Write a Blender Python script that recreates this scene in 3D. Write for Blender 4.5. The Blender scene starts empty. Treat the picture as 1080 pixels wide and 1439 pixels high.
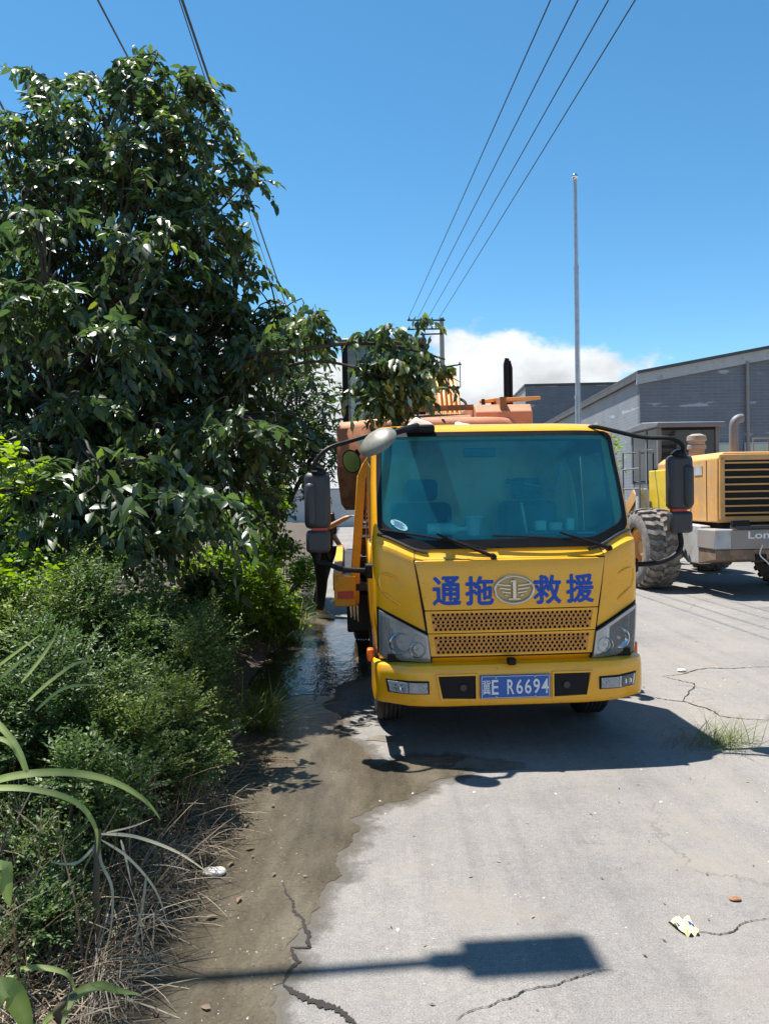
import bpy, bmesh, math, random
import numpy as np
from mathutils import Matrix, Vector, Euler

# ------------------------------------------------------------------ camera
R = math.radians
F_PX, CAM_H, HORIZON, ROLL = 1080.0, 1.70, 700.0, R(1.0)
CX, CY = 540.0, 719.5
PITCH = math.atan((CY - HORIZON) / F_PX)
scene = bpy.context.scene
COL = scene.collection
cam_d = bpy.data.cameras.new('camera')
cam_d.sensor_fit = 'VERTICAL'; cam_d.sensor_height = 36.0
cam_d.lens = 36.0 * F_PX / 1439.0
cam_d.clip_start = 0.05; cam_d.clip_end = 6000
cam = bpy.data.objects.new('camera', cam_d); COL.objects.link(cam)
cam.matrix_world = (Matrix.Translation((0, 0, CAM_H)) @ Matrix.Rotation(math.pi/2 - PITCH, 4, 'X')
                    @ Matrix.Rotation(-ROLL, 4, 'Z'))
scene.camera = cam

# ------------------------------------------------------------------ sky and sun
SUN = Vector((-0.27, 0.26, 1.0)).normalized()
SUN_EL = math.asin(SUN.z); SUN_AZ = math.atan2(SUN.x, SUN.y)
world = bpy.data.worlds.new('World'); scene.world = world; world.use_nodes = True
wt = world.node_tree; wt.nodes.clear()
def wn(t, **k):
    n = wt.nodes.new(t)
    for a, b in k.items(): setattr(n, a, b)
    return n
w_out = wn('ShaderNodeOutputWorld'); w_bg = wn('ShaderNodeBackground')
w_sky = wn('ShaderNodeTexSky', sky_type='NISHITA', sun_disc=False)
w_sky.sun_elevation = SUN_EL; w_sky.sun_rotation = SUN_AZ
w_sky.altitude = 60; w_sky.air_density = 0.72; w_sky.dust_density = 0.05; w_sky.ozone_density = 0.5
w_bg.inputs['Strength'].default_value = 0.104
# cumulus along the horizon: noise over the view direction, thresholded by elevation
w_tc = wn('ShaderNodeTexCoord')
w_sep = wn('ShaderNodeSeparateXYZ'); wt.links.new(w_tc.outputs['Generated'], w_sep.inputs[0])
w_map = wn('ShaderNodeMapping'); w_map.inputs['Scale'].default_value = (1, 1, 1.7)
w_map.inputs['Location'].default_value = (19.6, 7.252, 0.0)
wt.links.new(w_tc.outputs['Generated'], w_map.inputs[0])
w_n = wn('ShaderNodeTexNoise'); w_n.inputs['Scale'].default_value = 5.2; w_n.inputs['Detail'].default_value = 9
w_n.inputs['Roughness'].default_value = 0.56
wt.links.new(w_map.outputs[0], w_n.inputs['Vector'])
w_n2 = wn('ShaderNodeTexNoise'); w_n2.inputs['Scale'].default_value = 11; w_n2.inputs['Detail'].default_value = 6
wt.links.new(w_map.outputs[0], w_n2.inputs['Vector'])
w_el = wn('ShaderNodeMapRange'); w_el.inputs['From Min'].default_value = 0.05; w_el.inputs['From Max'].default_value = 0.285
w_el.inputs['To Min'].default_value = 0.22; w_el.inputs['To Max'].default_value = -0.36
wt.links.new(w_sep.outputs['Z'], w_el.inputs[0])
w_add = wn('ShaderNodeMath', operation='ADD'); wt.links.new(w_n.outputs['Fac'], w_add.inputs[0]); wt.links.new(w_el.outputs[0], w_add.inputs[1])
w_mask = wn('ShaderNodeMapRange', interpolation_type='SMOOTHSTEP')
w_mask.inputs['From Min'].default_value = 0.385; w_mask.inputs['From Max'].default_value = 0.475
wt.links.new(w_add.outputs[0], w_mask.inputs[0])
w_ccol = wn('ShaderNodeMapRange'); w_ccol.inputs['From Min'].default_value = 0.35; w_ccol.inputs['From Max'].default_value = 0.62
w_ccol.inputs['To Min'].default_value = 3.4; w_ccol.inputs['To Max'].default_value = 5.4
wt.links.new(w_n2.outputs['Fac'], w_ccol.inputs[0])
w_comb = wn('ShaderNodeCombineColor')
for i in range(3): wt.links.new(w_ccol.outputs[0], w_comb.inputs[i])
w_tint = wn('ShaderNodeMix', data_type='RGBA', blend_type='MULTIPLY'); w_tint.inputs['Factor'].default_value = 1
wt.links.new(w_comb.outputs[0], w_tint.inputs['A']); w_tint.inputs['B'].default_value = (0.93, 0.97, 1.0, 1)
w_hsv = wn('ShaderNodeHueSaturation'); w_hsv.inputs['Saturation'].default_value = 1.26; w_hsv.inputs['Hue'].default_value = 0.486; w_hsv.inputs['Value'].default_value = 1.0
wt.links.new(w_sky.outputs[0], w_hsv.inputs['Color'])
w_mix = wn('ShaderNodeMix', data_type='RGBA')
wt.links.new(w_mask.outputs[0], w_mix.inputs['Factor'])
wt.links.new(w_hsv.outputs[0], w_mix.inputs['A']); wt.links.new(w_tint.outputs['Result'], w_mix.inputs['B'])
wt.links.new(w_mix.outputs['Result'], w_bg.inputs['Color']); wt.links.new(w_bg.outputs[0], w_out.inputs[0])

sun_d = bpy.data.lights.new('sun', 'SUN'); sun_d.energy = 4.9; sun_d.angle = R(0.53); sun_d.color = (1.0, 0.955, 0.89)
sun_o = bpy.data.objects.new('sun', sun_d); COL.objects.link(sun_o)
sun_o.rotation_euler = (-SUN).to_track_quat('-Z', 'Y').to_euler(); sun_o.location = SUN * 60
vs = scene.view_settings
vs.view_transform = 'Standard'; vs.look = 'None'; vs.gamma = 1.0; vs.use_curve_mapping = False; vs.exposure = 0.95
scene.cycles.max_bounces = 8; scene.cycles.transparent_max_bounces = 12
scene.cycles.use_adaptive_sampling = True; scene.cycles.use_denoising = True
scene.cycles.caustics_reflective = False; scene.cycles.caustics_refractive = False

# ------------------------------------------------------------------ photo pixel -> place
def ray(px, py):
    u, v = px - CX, CY - py
    c, s = math.cos(ROLL), math.sin(ROLL)
    u, v = u*c + v*s, -u*s + v*c
    return u, F_PX*math.cos(PITCH) + v*math.sin(PITCH), -F_PX*math.sin(PITCH) + v*math.cos(PITCH)
def at(px, py, Y):
    a, b, c = ray(px, py)
    return Vector((a/b*Y, Y, CAM_H + c/b*Y))
def on_ground(px, py, z=0.0):
    a, b, c = ray(px, py); t = (z - CAM_H)/c
    return Vector((a*t, b*t, z))

# ------------------------------------------------------------------ mesh helpers
def sm(a, b, x):
    t = min(1, max(0, (x - a)/(b - a))); return t*t*(3 - 2*t)
def finish(me, smooth=35):
    if smooth:
        me.shade_smooth(); me.set_sharp_from_angle(angle=R(smooth))
class MB:
    def __init__(s): s.v = []; s.f = []
    def add(s, V, Fs):
        o = len(s.v); s.v += [tuple(p) for p in V]; s.f += [tuple(i + o for i in f) for f in Fs]; return s
    def hexa(s, P):
        return s.add(P, [(0,1,2,3),(7,6,5,4),(0,4,5,1),(1,5,6,2),(2,6,7,3),(3,7,4,0)])
    def box(s, c, d, rot=None):
        c = Vector(c); P = []
        for z in (-.5, .5):
            for x, y in ((-.5,-.5),(.5,-.5),(.5,.5),(-.5,.5)):
                p = Vector((x*d[0], y*d[1], z*d[2]))
                if rot is not None: p = (rot if isinstance(rot, Matrix) else Euler(rot).to_matrix()) @ p
                P.append(c + p)
        return s.hexa(P)
    def span(s, a, b):
        return s.box([(a[i]+b[i])/2 for i in range(3)], [abs(b[i]-a[i]) for i in range(3)])
    def beam(s, a, b, w, h, up=(0,0,1)):
        a, b = Vector(a), Vector(b); y = (b - a).normalized(); x = y.cross(Vector(up))
        if x.length < 1e-4: x = y.cross(Vector((1,0,0)))
        x.normalize(); z = x.cross(y)
        m = Matrix((x, y, z)).transposed()
        return s.box((a+b)/2, (w, (b-a).length, h), m)
    def tube(s, pts, r, n=8, caps=True):
        pts = [Vector(p) for p in pts]; k = len(pts)
        rs = [r]*k if not hasattr(r, '__len__') else list(r)
        t0 = (pts[1]-pts[0]).normalized()
        u = t0.cross(Vector((0,0,1)))
        if u.length < 1e-3: u = t0.cross(Vector((1,0,0)))
        u.normalize(); V = []; prev = t0
        for i, p in enumerate(pts):
            t = (pts[min(i+1,k-1)] - pts[max(i-1,0)])
            t = t.normalized() if t.length > 1e-9 else prev
            u = (u - t*u.dot(t))
            if u.length < 1e-6: u = t.orthogonal()
            u.normalize(); w = t.cross(u); prev = t
            for j in range(n):
                a = 2*math.pi*j/n; V.append(p + (u*math.cos(a) + w*math.sin(a))*rs[i])
        Fs = [(i*n+j, i*n+(j+1)%n, (i+1)*n+(j+1)%n, (i+1)*n+j) for i in range(k-1) for j in range(n)]
        if caps: Fs += [tuple(range(n-1,-1,-1)), tuple((k-1)*n+j for j in range(n))]
        return s.add(V, Fs)
    def prism(s, poly, axis, a, b):
        n = len(poly); V = []
        for d in (a, b):
            for p in poly:
                q = list(p); q.insert(axis, d); V.append(q)
        return s.add(V, [tuple(range(n)), tuple(range(2*n-1, n-1, -1))] + [(i, (i+1)%n, n+(i+1)%n, n+i) for i in range(n)])
    def lathe(s, prof, n=32, axis=0, c=(0,0,0), closed=False):
        V = []; k = len(prof)
        o = [i for i in range(3) if i != axis]
        for i in range(n):
            a = 2*math.pi*i/n
            for h, r in prof:
                q = [0,0,0]; q[axis] = h; q[o[0]] = r*math.cos(a); q[o[1]] = r*math.sin(a)
                V.append([q[m]+c[m] for m in range(3)])
        m = k if closed else k-1
        return s.add(V, [(i*k+j, i*k+(j+1)%k, ((i+1)%n)*k+(j+1)%k, ((i+1)%n)*k+j) for i in range(n) for j in range(m)])
    def disc(s, c, r, axis, n=24, ry=None):
        o = [i for i in range(3) if i != axis]; V = []
        for i in range(n):
            a = 2*math.pi*i/n; q = list(c); q[o[0]] += r*math.cos(a); q[o[1]] += (ry or r)*math.sin(a); V.append(q)
        return s.add(V, [tuple(range(n))])
    def grid(s, fn, us, vs_, closed_u=False):
        nu, nv = len(us), len(vs_)
        V = [fn(u, v) for u in us for v in vs_]
        return s.add(V, [(i*nv+j, ((i+1)%nu)*nv+j, ((i+1)%nu)*nv+j+1, i*nv+j+1) for i in range(nu if closed_u else nu-1) for j in range(nv-1)])
    def build(s, name, mat, parent=None, smooth=35, bevel=0, sub=0, recalc=True, solid=0):
        me = bpy.data.meshes.new(name); me.from_pydata(s.v, [], s.f)
        if recalc:
            bm = bmesh.new(); bm.from_mesh(me); bmesh.ops.remove_doubles(bm, verts=bm.verts, dist=1e-5)
            bmesh.ops.recalc_face_normals(bm, faces=bm.faces); bm.to_mesh(me); bm.free()
        o = bpy.data.objects.new(name, me); COL.objects.link(o)
        if mat: me.materials.append(mat)
        finish(me, smooth)
        if solid:
            m = o.modifiers.new('thick', 'SOLIDIFY'); m.thickness = solid; m.offset = -1
        if bevel:
            m = o.modifiers.new('bevel', 'BEVEL'); m.width = bevel; m.segments = 2; m.limit_method = 'ANGLE'; m.angle_limit = R(40)
        if sub:
            m = o.modifiers.new('sub', 'SUBSURF'); m.levels = m.render_levels = sub
        if parent: o.parent = parent
        return o
def np_mesh(name, V, F, mat, parent=None, rnd=None, smooth=False):
    V = np.asarray(V, np.float32); F = np.asarray(F, np.int32)
    me = bpy.data.meshes.new(name); me.vertices.add(len(V)); me.vertices.foreach_set('co', V.ravel())
    n, k = F.shape
    me.loops.add(n*k); me.loops.foreach_set('vertex_index', F.ravel())
    me.polygons.add(n); me.polygons.foreach_set('loop_start', np.arange(0, n*k, k, dtype=np.int32))
    me.update(calc_edges=True)
    if rnd is not None:
        at_ = me.attributes.new('rnd', 'FLOAT', 'POINT'); at_.data.foreach_set('value', np.asarray(rnd, np.float32))
    if smooth: me.shade_smooth()
    me.materials.append(mat); me.validate()
    o = bpy.data.objects.new(name, me); COL.objects.link(o)
    if parent: o.parent = parent
    return o
def tag(o, label=None, cat=None, group=None, kind=None):
    if label: o['label'] = label
    if cat: o['category'] = cat
    if group: o['group'] = group
    if kind: o['kind'] = kind
    return o
def thing(name, label, cat, loc=(0,0,0), rz=0, group=None):
    o = bpy.data.objects.new(name, None); COL.objects.link(o); o.location = loc; o.rotation_euler = (0,0,rz)
    o.empty_display_size = 0.2
    return tag(o, label, cat, group)
def bez(P, n=12):
    P = [Vector(p) for p in P]; out = []
    for i in range(len(P)-1):
        p0, p1, p2, p3 = P[max(i-1,0)], P[i], P[i+1], P[min(i+2,len(P)-1)]
        for k in range(n):
            t = k/n
            out.append(0.5*((2*p1) + (p2-p0)*t + (2*p0-5*p1+4*p2-p3)*t*t + (3*p1-p0-3*p2+p3)*t**3))
    out.append(P[-1]); return out

# ------------------------------------------------------------------ materials
MATS = {}
def mat_new(name):
    m = bpy.data.materials.new(name); m.use_nodes = True; MATS[name] = m
    nt = m.node_tree; b = nt.nodes['Principled BSDF']
    return m, nt, b
def nd(nt, t, **k):
    n = nt.nodes.new(t)
    for a, b in k.items(): setattr(n, a, b)
    return n
def noise(nt, scale, detail=5, rough=.55, coord='Object', vec=None):
    tc = nd(nt, 'ShaderNodeTexCoord'); n = nd(nt, 'ShaderNodeTexNoise')
    n.inputs['Scale'].default_value = scale; n.inputs['Detail'].default_value = detail; n.inputs['Roughness'].default_value = rough
    nt.links.new(vec or tc.outputs[coord], n.inputs['Vector']); return n
def ramp(nt, fac, stops):
    r = nd(nt, 'ShaderNodeValToRGB'); e = r.color_ramp.elements
    e[0].position, e[0].color = stops[0][0], (*stops[0][1], 1)
    e[1].position, e[1].color = stops[-1][0], (*stops[-1][1], 1)
    for p, c in stops[1:-1]:
        q = e.new(p); q.color = (*c, 1)
    nt.links.new(fac, r.inputs[0]); return r
def bump(nt, b, h, strength=.3, dist=.01):
    n = nd(nt, 'ShaderNodeBump'); n.inputs['Strength'].default_value = strength; n.inputs['Distance'].default_value = dist
    nt.links.new(h, n.inputs['Height']); nt.links.new(n.outputs[0], b.inputs['Normal']); return n
def plain(name, col, rough=.5, metal=0, var=.15, scale=6, coat=0, bmp=0, bscale=60, dirt=None, dirt_amt=(.55,.75)):
    m, nt, b = mat_new(name)
    n = noise(nt, scale, 6, .6)
    lo = tuple(c*(1-var) for c in col); hi = tuple(min(1, c*(1+var)) for c in col)
    r = ramp(nt, n.outputs['Fac'], [(.3, lo), (.7, hi)])
    out = r.outputs[0]
    if dirt:
        n2 = noise(nt, scale*1.7, 8, .68)
        f = nd(nt, 'ShaderNodeMapRange'); f.inputs['From Min'].default_value, f.inputs['From Max'].default_value = dirt_amt
        f.inputs['To Max'].default_value = .85
        nt.links.new(n2.outputs['Fac'], f.inputs[0])
        mx = nd(nt, 'ShaderNodeMix', data_type='RGBA'); nt.links.new(f.outputs[0], mx.inputs['Factor'])
        nt.links.new(out, mx.inputs['A']); mx.inputs['B'].default_value = (*dirt, 1); out = mx.outputs['Result']
    nt.links.new(out, b.inputs['Base Color'])
    rr = nd(nt, 'ShaderNodeMapRange'); rr.inputs['To Min'].default_value = max(.02, rough-.1); rr.inputs['To Max'].default_value = min(1, rough+.12)
    nt.links.new(n.outputs['Fac'], rr.inputs[0]); nt.links.new(rr.outputs[0], b.inputs['Roughness'])
    b.inputs['Metallic'].default_value = metal
    if coat: b.inputs['Coat Weight'].default_value = coat; b.inputs['Coat Roughness'].default_value = .08
    if bmp: bump(nt, b, noise(nt, bscale, 4).outputs['Fac'], bmp, .01)
    return m
def leafmat(name, stops, rough=.4, trans=.3, spec=.5, tcol=(.25,.45,.04), coat=0):
    m, nt, b = mat_new(name)
    a = nd(nt, 'ShaderNodeAttribute', attribute_name='rnd')
    r = ramp(nt, a.outputs['Fac'], stops)
    nt.links.new(r.outputs[0], b.inputs['Base Color']); b.inputs['Roughness'].default_value = rough
    b.inputs['Specular IOR Level'].default_value = spec
    tr = nd(nt, 'ShaderNodeBsdfTranslucent')
    mm = nd(nt, 'ShaderNodeMix', data_type='RGBA', blend_type='MULTIPLY'); mm.inputs['Factor'].default_value = .0
    hs = nd(nt, 'ShaderNodeHueSaturation'); hs.inputs['Value'].default_value = 2.2; hs.inputs['Saturation'].default_value = 1.15
    nt.links.new(r.outputs[0], hs.inputs['Color']); nt.links.new(hs.outputs[0], tr.inputs['Color'])
    mx = nd(nt, 'ShaderNodeMixShader'); mx.inputs[0].default_value = trans
    nt.links.new(b.outputs[0], mx.inputs[1]); nt.links.new(tr.outputs[0], mx.inputs[2])
    nt.links.new(mx.outputs[0], nt.nodes['Material Output'].inputs[0])
    if coat: b.inputs['Coat Weight'].default_value = coat; b.inputs['Coat Roughness'].default_value = .22
    return m

# --- painted and made things
M_YEL = plain('truck_yellow_paint', (.93,.43,.006), .32, 0, .04, 3, coat=.6, dirt=(.62,.36,.09), dirt_amt=(.55,.80))
def specks(m, col, scale, lo, hi, amt):
    nt = m.node_tree; b = nt.nodes['Principled BSDF']; src = b.inputs['Base Color'].links[0].from_socket
    n = noise(nt, scale, 3, .6); n2 = noise(nt, 1.7, 4, .6); f = nd(nt, 'ShaderNodeMapRange'); f.inputs['From Min'].default_value = lo; f.inputs['From Max'].default_value = hi; f.inputs['To Max'].default_value = amt
    nt.links.new(n.outputs['Fac'], f.inputs[0]); mu = nd(nt, 'ShaderNodeMath', operation='MULTIPLY'); nt.links.new(f.outputs[0], mu.inputs[0]); nt.links.new(n2.outputs['Fac'], mu.inputs[1])
    mx = nd(nt, 'ShaderNodeMix', data_type='RGBA'); nt.links.new(mu.outputs[0], mx.inputs['Factor']); nt.links.new(src, mx.inputs['A']); mx.inputs['B'].default_value = (*col, 1)
    nt.links.new(mx.outputs['Result'], b.inputs['Base Color'])
specks(M_YEL, (.22,.11,.03), 46, .64, .74, 1.0)
M_YEL2 = plain('yellow_frame_paint', (.86,.40,.010), .45, 0, .1, 5, dirt=(.28,.17,.06), dirt_amt=(.56,.75))
M_BLACK = plain('black_plastic', (.010,.010,.011), .55, 0, .2, 20)
MATS['black_plastic'].node_tree.nodes['Principled BSDF'].inputs['Specular IOR Level'].default_value = .2
M_DARKP = plain('dark_grey_plastic', (.035,.037,.042), .5, 0, .15, 12)
M_RUBBER = plain('tyre_rubber', (.022,.022,.022), .85, 0, .3, 18, dirt=(.12,.10,.08), dirt_amt=(.5,.8))
M_RUBD = plain('dusty_tyre_rubber', (.13,.12,.11), .95, 0, .25, 7, dirt=(.33,.29,.24), dirt_amt=(.42,.7))
M_CHROME = plain('chrome', (.75,.76,.78), .12, 1, .05, 10)
M_STEEL = plain('galvanised_steel', (.42,.44,.46), .42, .7, .15, 8)
M_DSTEEL = plain('dark_chassis_steel', (.035,.033,.032), .6, .2, .25, 9, dirt=(.12,.09,.06))
M_BLUE = plain('blue_vinyl', (.003,.070,.42), .55, 0, .08, 30)
M_PLATE = plain('number_plate_blue', (.006,.10,.40), .3, 0, .05, 20)
M_WHITE = plain('white_paint', (.78,.78,.76), .45, 0, .05, 10)
M_ORANGE = plain('orange_lamp_plastic', (.85,.16,.01), .25, 0, .08, 20)
M_RED = plain('red_reflector', (.55,.03,.015), .25, 0, .1, 20)
M_EXC = plain('faded_excavator_orange', (.60,.24,.125), .6, 0, .14, 2.5, dirt=(.28,.15,.09), dirt_amt=(.5,.72), bmp=.08)
M_EXCD = plain('muddy_excavator_orange', (.33,.155,.075), .8, 0, .25, 5, dirt=(.13,.075,.04), dirt_amt=(.42,.66), bmp=.2)
M_EXPIPE = plain('orange_hydraulic_pipe', (.82,.36,.09), .45, 0, .08, 8)
M_LOAD = plain('loader_yellow_paint', (.72,.36,.095), .6, 0, .12, 2.5, dirt=(.45,.32,.19), dirt_amt=(.46,.7))
M_LOADG = plain('loader_grey_steel', (.22,.25,.28), .7, 0, .2, 3, dirt=(.34,.25,.18), dirt_amt=(.36,.60))
M_LOADW = plain('loader_pale_steel', (.46,.46,.45), .6, 0, .15, 3, dirt=(.30,.22,.15), dirt_amt=(.5,.72))
M_MUD = plain('dried_mud_steel', (.20,.13,.085), .9, 0, .3, 6, dirt=(.32,.25,.19), dirt_amt=(.5,.7), bmp=.3)
M_CABGREY = plain('loader_cab_grey', (.17,.17,.18), .55, 0, .1, 3, dirt=(.2,.17,.14), dirt_amt=(.58,.8))
M_DASH = plain('dashboard_plastic', (.03,.032,.035), .6, 0, .2, 10)
M_SEAT = plain('seat_fabric', (.02,.022,.024), .85, 0, .2, 30)
M_TEALP = plain('mint_plastic', (.55,.92,.82), .4, 0, .1, 8)
M_PAPER = plain('white_packaging', (.75,.75,.72), .5, 0, .08, 20)
M_STRAP = plain('yellow_strap', (.72,.55,.12), .7, 0, .1, 20)
M_CLOUDW = plain('plastic_sheet_white', (.72,.66,.60), .6, 0, .1, 8)
M_SKIN = plain('skin', (.50,.29,.19), .5, 0, .06, 20)
M_HAIR = plain('black_hair', (.012,.010,.009), .5, 0, .2, 60)
M_CLOTH = plain('black_cloth', (.016,.016,.018), .9, 0, .2, 12)
M_TROU = plain('black_trousers', (.014,.014,.017), .85, 0, .2, 14)
M_SHOE = plain('pale_shoe', (.62,.58,.50), .7, 0, .1, 20)
M_CONCP = plain('concrete_pole', (.33,.32,.30), .85, 0, .12, 6, bmp=.1)
M_WIRE = plain('black_cable', (.015,.015,.017), .6, 0, .1, 10)
M_BARK = plain('bark', (.055,.046,.037), .9, 0, .35, 14, bmp=.5, bscale=40)
M_STRAW = leafmat('dry_straw', [(0,(.13,.095,.06)),(.5,(.26,.20,.13)),(1,(.48,.41,.30))], .8, .12)
M_STONE = plain('pale_stone', (.42,.38,.33), .85, 0, .25, 12, bmp=.3)
def glassmat(name, tint, film, film_w, rough=.02, gloss=1.0):
    m, nt, b = mat_new(name); nt.nodes.remove(b)
    t = nd(nt, 'ShaderNodeBsdfTransparent'); t.inputs[0].default_value = (*tint, 1)
    d = nd(nt, 'ShaderNodeBsdfDiffuse'); d.inputs[0].default_value = (*film, 1)
    g = nd(nt, 'ShaderNodeBsdfGlossy'); g.inputs['Roughness'].default_value = rough; g.inputs[0].default_value = (.9,.97,1,1)
    n = noise(nt, 3.2, 7, .65); mr = nd(nt, 'ShaderNodeMapRange')
    mr.inputs['From Min'].default_value = .3; mr.inputs['From Max'].default_value = .75
    mr.inputs['To Min'].default_value = film_w*.8; mr.inputs['To Max'].default_value = film_w*1.25
    nt.links.new(n.outputs['Fac'], mr.inputs[0])
    m1 = nd(nt, 'ShaderNodeMixShader'); nt.links.new(mr.outputs[0], m1.inputs[0])
    nt.links.new(t.outputs[0], m1.inputs[1]); nt.links.new(d.outputs[0], m1.inputs[2])
    fr = nd(nt, 'ShaderNodeFresnel'); fr.inputs['IOR'].default_value = 1.5
    mu = nd(nt, 'ShaderNodeMath', operation='MULTIPLY'); nt.links.new(fr.outputs[0], mu.inputs[0]); mu.inputs[1].default_value = gloss
    m2 = nd(nt, 'ShaderNodeMixShader'); nt.links.new(mu.outputs[0], m2.inputs[0])
    nt.links.new(m1.outputs[0], m2.inputs[1]); nt.links.new(g.outputs[0], m2.inputs[2])
    nt.links.new(m2.outputs[0], nt.nodes['Material Output'].inputs[0]); return m
M_WSCREEN = glassmat('teal_film_windscreen', (.42,.85,.85), (.03,.38,.54), .26)
M_GLASS = glassmat('dusty_window_glass', (.40,.44,.44), (.22,.23,.24), .10)
M_CGLASS = glassmat('green_cab_glass', (.70,.80,.78), (.55,.64,.64), .22)
M_LENS = glassmat('lamp_lens', (.97,.98,.99), (.85,.86,.87), .14, .03)
# ------------------------------------------------------------------ setting: ground, road, bank, water
def concrete():
    m, nt, b = mat_new('worn_concrete')
    big = noise(nt, .55, 6, .6); mid = noise(nt, 5, 8, .7); fine = noise(nt, 150, 3, .7); sand = noise(nt, 38, 5, .75)
    r1 = ramp(nt, big.outputs['Fac'], [(.30,(.188,.178,.168)), (.5,(.226,.214,.202)), (.72,(.265,.246,.224))])
    r2 = ramp(nt, mid.outputs['Fac'], [(.25,(.86,.86,.87)), (.5,(1,1,1)), (.75,(1.07,1.06,1.04))])
    r3 = ramp(nt, fine.outputs['Fac'], [(.28,(.42,.41,.40)), (.42,(.90,.90,.90)), (.58,(1.06,1.06,1.05)), (.70,(1.6,1.57,1.52))])
    r4 = ramp(nt, sand.outputs['Fac'], [(.26,(.52,.51,.49)), (.38,(.95,.95,.95)), (.5,(1,1,1)), (.70,(1.18,1.17,1.15))])
    out = r1.outputs[0]
    tcs = nd(nt, 'ShaderNodeTexCoord'); mps = nd(nt, 'ShaderNodeMapping'); mps.inputs['Scale'].default_value = (5,.22,1); mps.inputs['Rotation'].default_value = (0,0,R(4)); nt.links.new(tcs.outputs['Object'], mps.inputs[0])
    streak = noise(nt, 1.5, 7, .65, vec=mps.outputs[0]); r5 = ramp(nt, streak.outputs['Fac'], [(.3,(.86,.86,.86)), (.5,(1,1,1)), (.7,(1.06,1.055,1.05))])
    stain = noise(nt, .75, 6, .7); r6 = ramp(nt, stain.outputs['Fac'], [(.28,(.62,.61,.60)), (.37,(.95,.95,.95)), (.45,(1,1,1))])
    for r in (r2, r3, r4, r5, r6):
        mx = nd(nt, 'ShaderNodeMix', data_type='RGBA', blend_type='MULTIPLY'); mx.inputs['Factor'].default_value = 1
        nt.links.new(out, mx.inputs['A']); nt.links.new(r.outputs[0], mx.inputs['B']); out = mx.outputs['Result']
    # tan dirt washed over the yard
    d = noise(nt, .9, 9, .72); dm = nd(nt, 'ShaderNodeMapRange'); dm.inputs['From Min'].default_value = .50; dm.inputs['From Max'].default_value = .72
    nt.links.new(d.outputs['Fac'], dm.inputs[0])
    mx = nd(nt, 'ShaderNodeMix', data_type='RGBA'); nt.links.new(dm.outputs[0], mx.inputs['Factor'])
    nt.links.new(out, mx.inputs['A']); mx.inputs['B'].default_value = (.265,.236,.20,1); out = mx.outputs['Result']
    # fine map cracks
    tc = nd(nt, 'ShaderNodeTexCoord'); nz = noise(nt, 1.6, 7, .65)
    vm = nd(nt, 'ShaderNodeVectorMath', operation='MULTIPLY_ADD'); nt.links.new(nz.outputs['Color'], vm.inputs[0])
    vm.inputs[1].default_value = (.9,.9,0); nt.links.new(tc.outputs['Object'], vm.inputs[2])
    v = nd(nt, 'ShaderNodeTexVoronoi', feature='DISTANCE_TO_EDGE'); v.inputs['Scale'].default_value = .42
    nt.links.new(vm.outputs[0], v.inputs['Vector'])
    cr = nd(nt, 'ShaderNodeMapRange'); cr.inputs['From Min'].default_value = .0008; cr.inputs['From Max'].default_value = .0042
    nt.links.new(v.outputs['Distance'], cr.inputs[0])
    br = noise(nt, 1.1, 3); bm_ = nd(nt, 'ShaderNodeMapRange'); bm_.inputs['From Min'].default_value = .50; bm_.inputs['From Max'].default_value = .60
    nt.links.new(br.outputs['Fac'], bm_.inputs[0])
    mxx = nd(nt, 'ShaderNodeMath', operation='MAXIMUM'); nt.links.new(cr.outputs[0], mxx.inputs[0])
    inv = nd(nt, 'ShaderNodeMath', operation='SUBTRACT'); inv.inputs[0].default_value = 1; nt.links.new(bm_.outputs[0], inv.inputs[1])
    nt.links.new(inv.outputs[0], mxx.inputs[1])
    mx = nd(nt, 'ShaderNodeMix', data_type='RGBA'); nt.links.new(mxx.outputs[0], mx.inputs['Factor'])
    mx.inputs['A'].default_value = (.16,.145,.13,1); nt.links.new(out, mx.inputs['B'])
    nt.links.new(mx.outputs['Result'], b.inputs['Base Color']); b.inputs['Roughness'].default_value = .9
    b.inputs['Specular IOR Level'].default_value = .25
    ad = nd(nt, 'ShaderNodeMath', operation='ADD'); nt.links.new(fine.outputs['Fac'], ad.inputs[0]); nt.links.new(sand.outputs['Fac'], ad.inputs[1])
    ad2 = nd(nt, 'ShaderNodeMath', operation='ADD'); nt.links.new(ad.outputs[0], ad2.inputs[0]); nt.links.new(mxx.outputs[0], ad2.inputs[1])
    bump(nt, b, ad2.outputs[0], .55, .006); return m
M_CONC = concrete()
M_DIRT = plain('packed_dirt', (.24,.20,.155), .95, 0, .25, 1.3, dirt=(.33,.29,.24), dirt_amt=(.45,.7), bmp=.5, bscale=25)
M_SOIL = plain('dark_soil', (.075,.055,.04), .95, 0, .4, 9, dirt=(.15,.115,.075), dirt_amt=(.5,.68), bmp=.8, bscale=22)
M_CRACK = plain('crack_dirt', (.025,.021,.018), .95, 0, .3, 30)

g = MB().add([(-900,-300,-.012),(900,-300,-.012),(900,2200,-.012),(-900,2200,-.012)], [(0,1,2,3)]).build('ground', M_DIRT, smooth=0)
tag(g, 'packed dirt ground spreading out to the horizon', kind='structure')
rd = MB().grid(lambda x, y: (x, y, -.006), [-4+i*2.0 for i in range(20)], [-8+i*4.0 for i in range(17)]).build('road', M_CONC, smooth=0)
tag(rd, 'worn cracked concrete roadway and yard', kind='structure')

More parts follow.
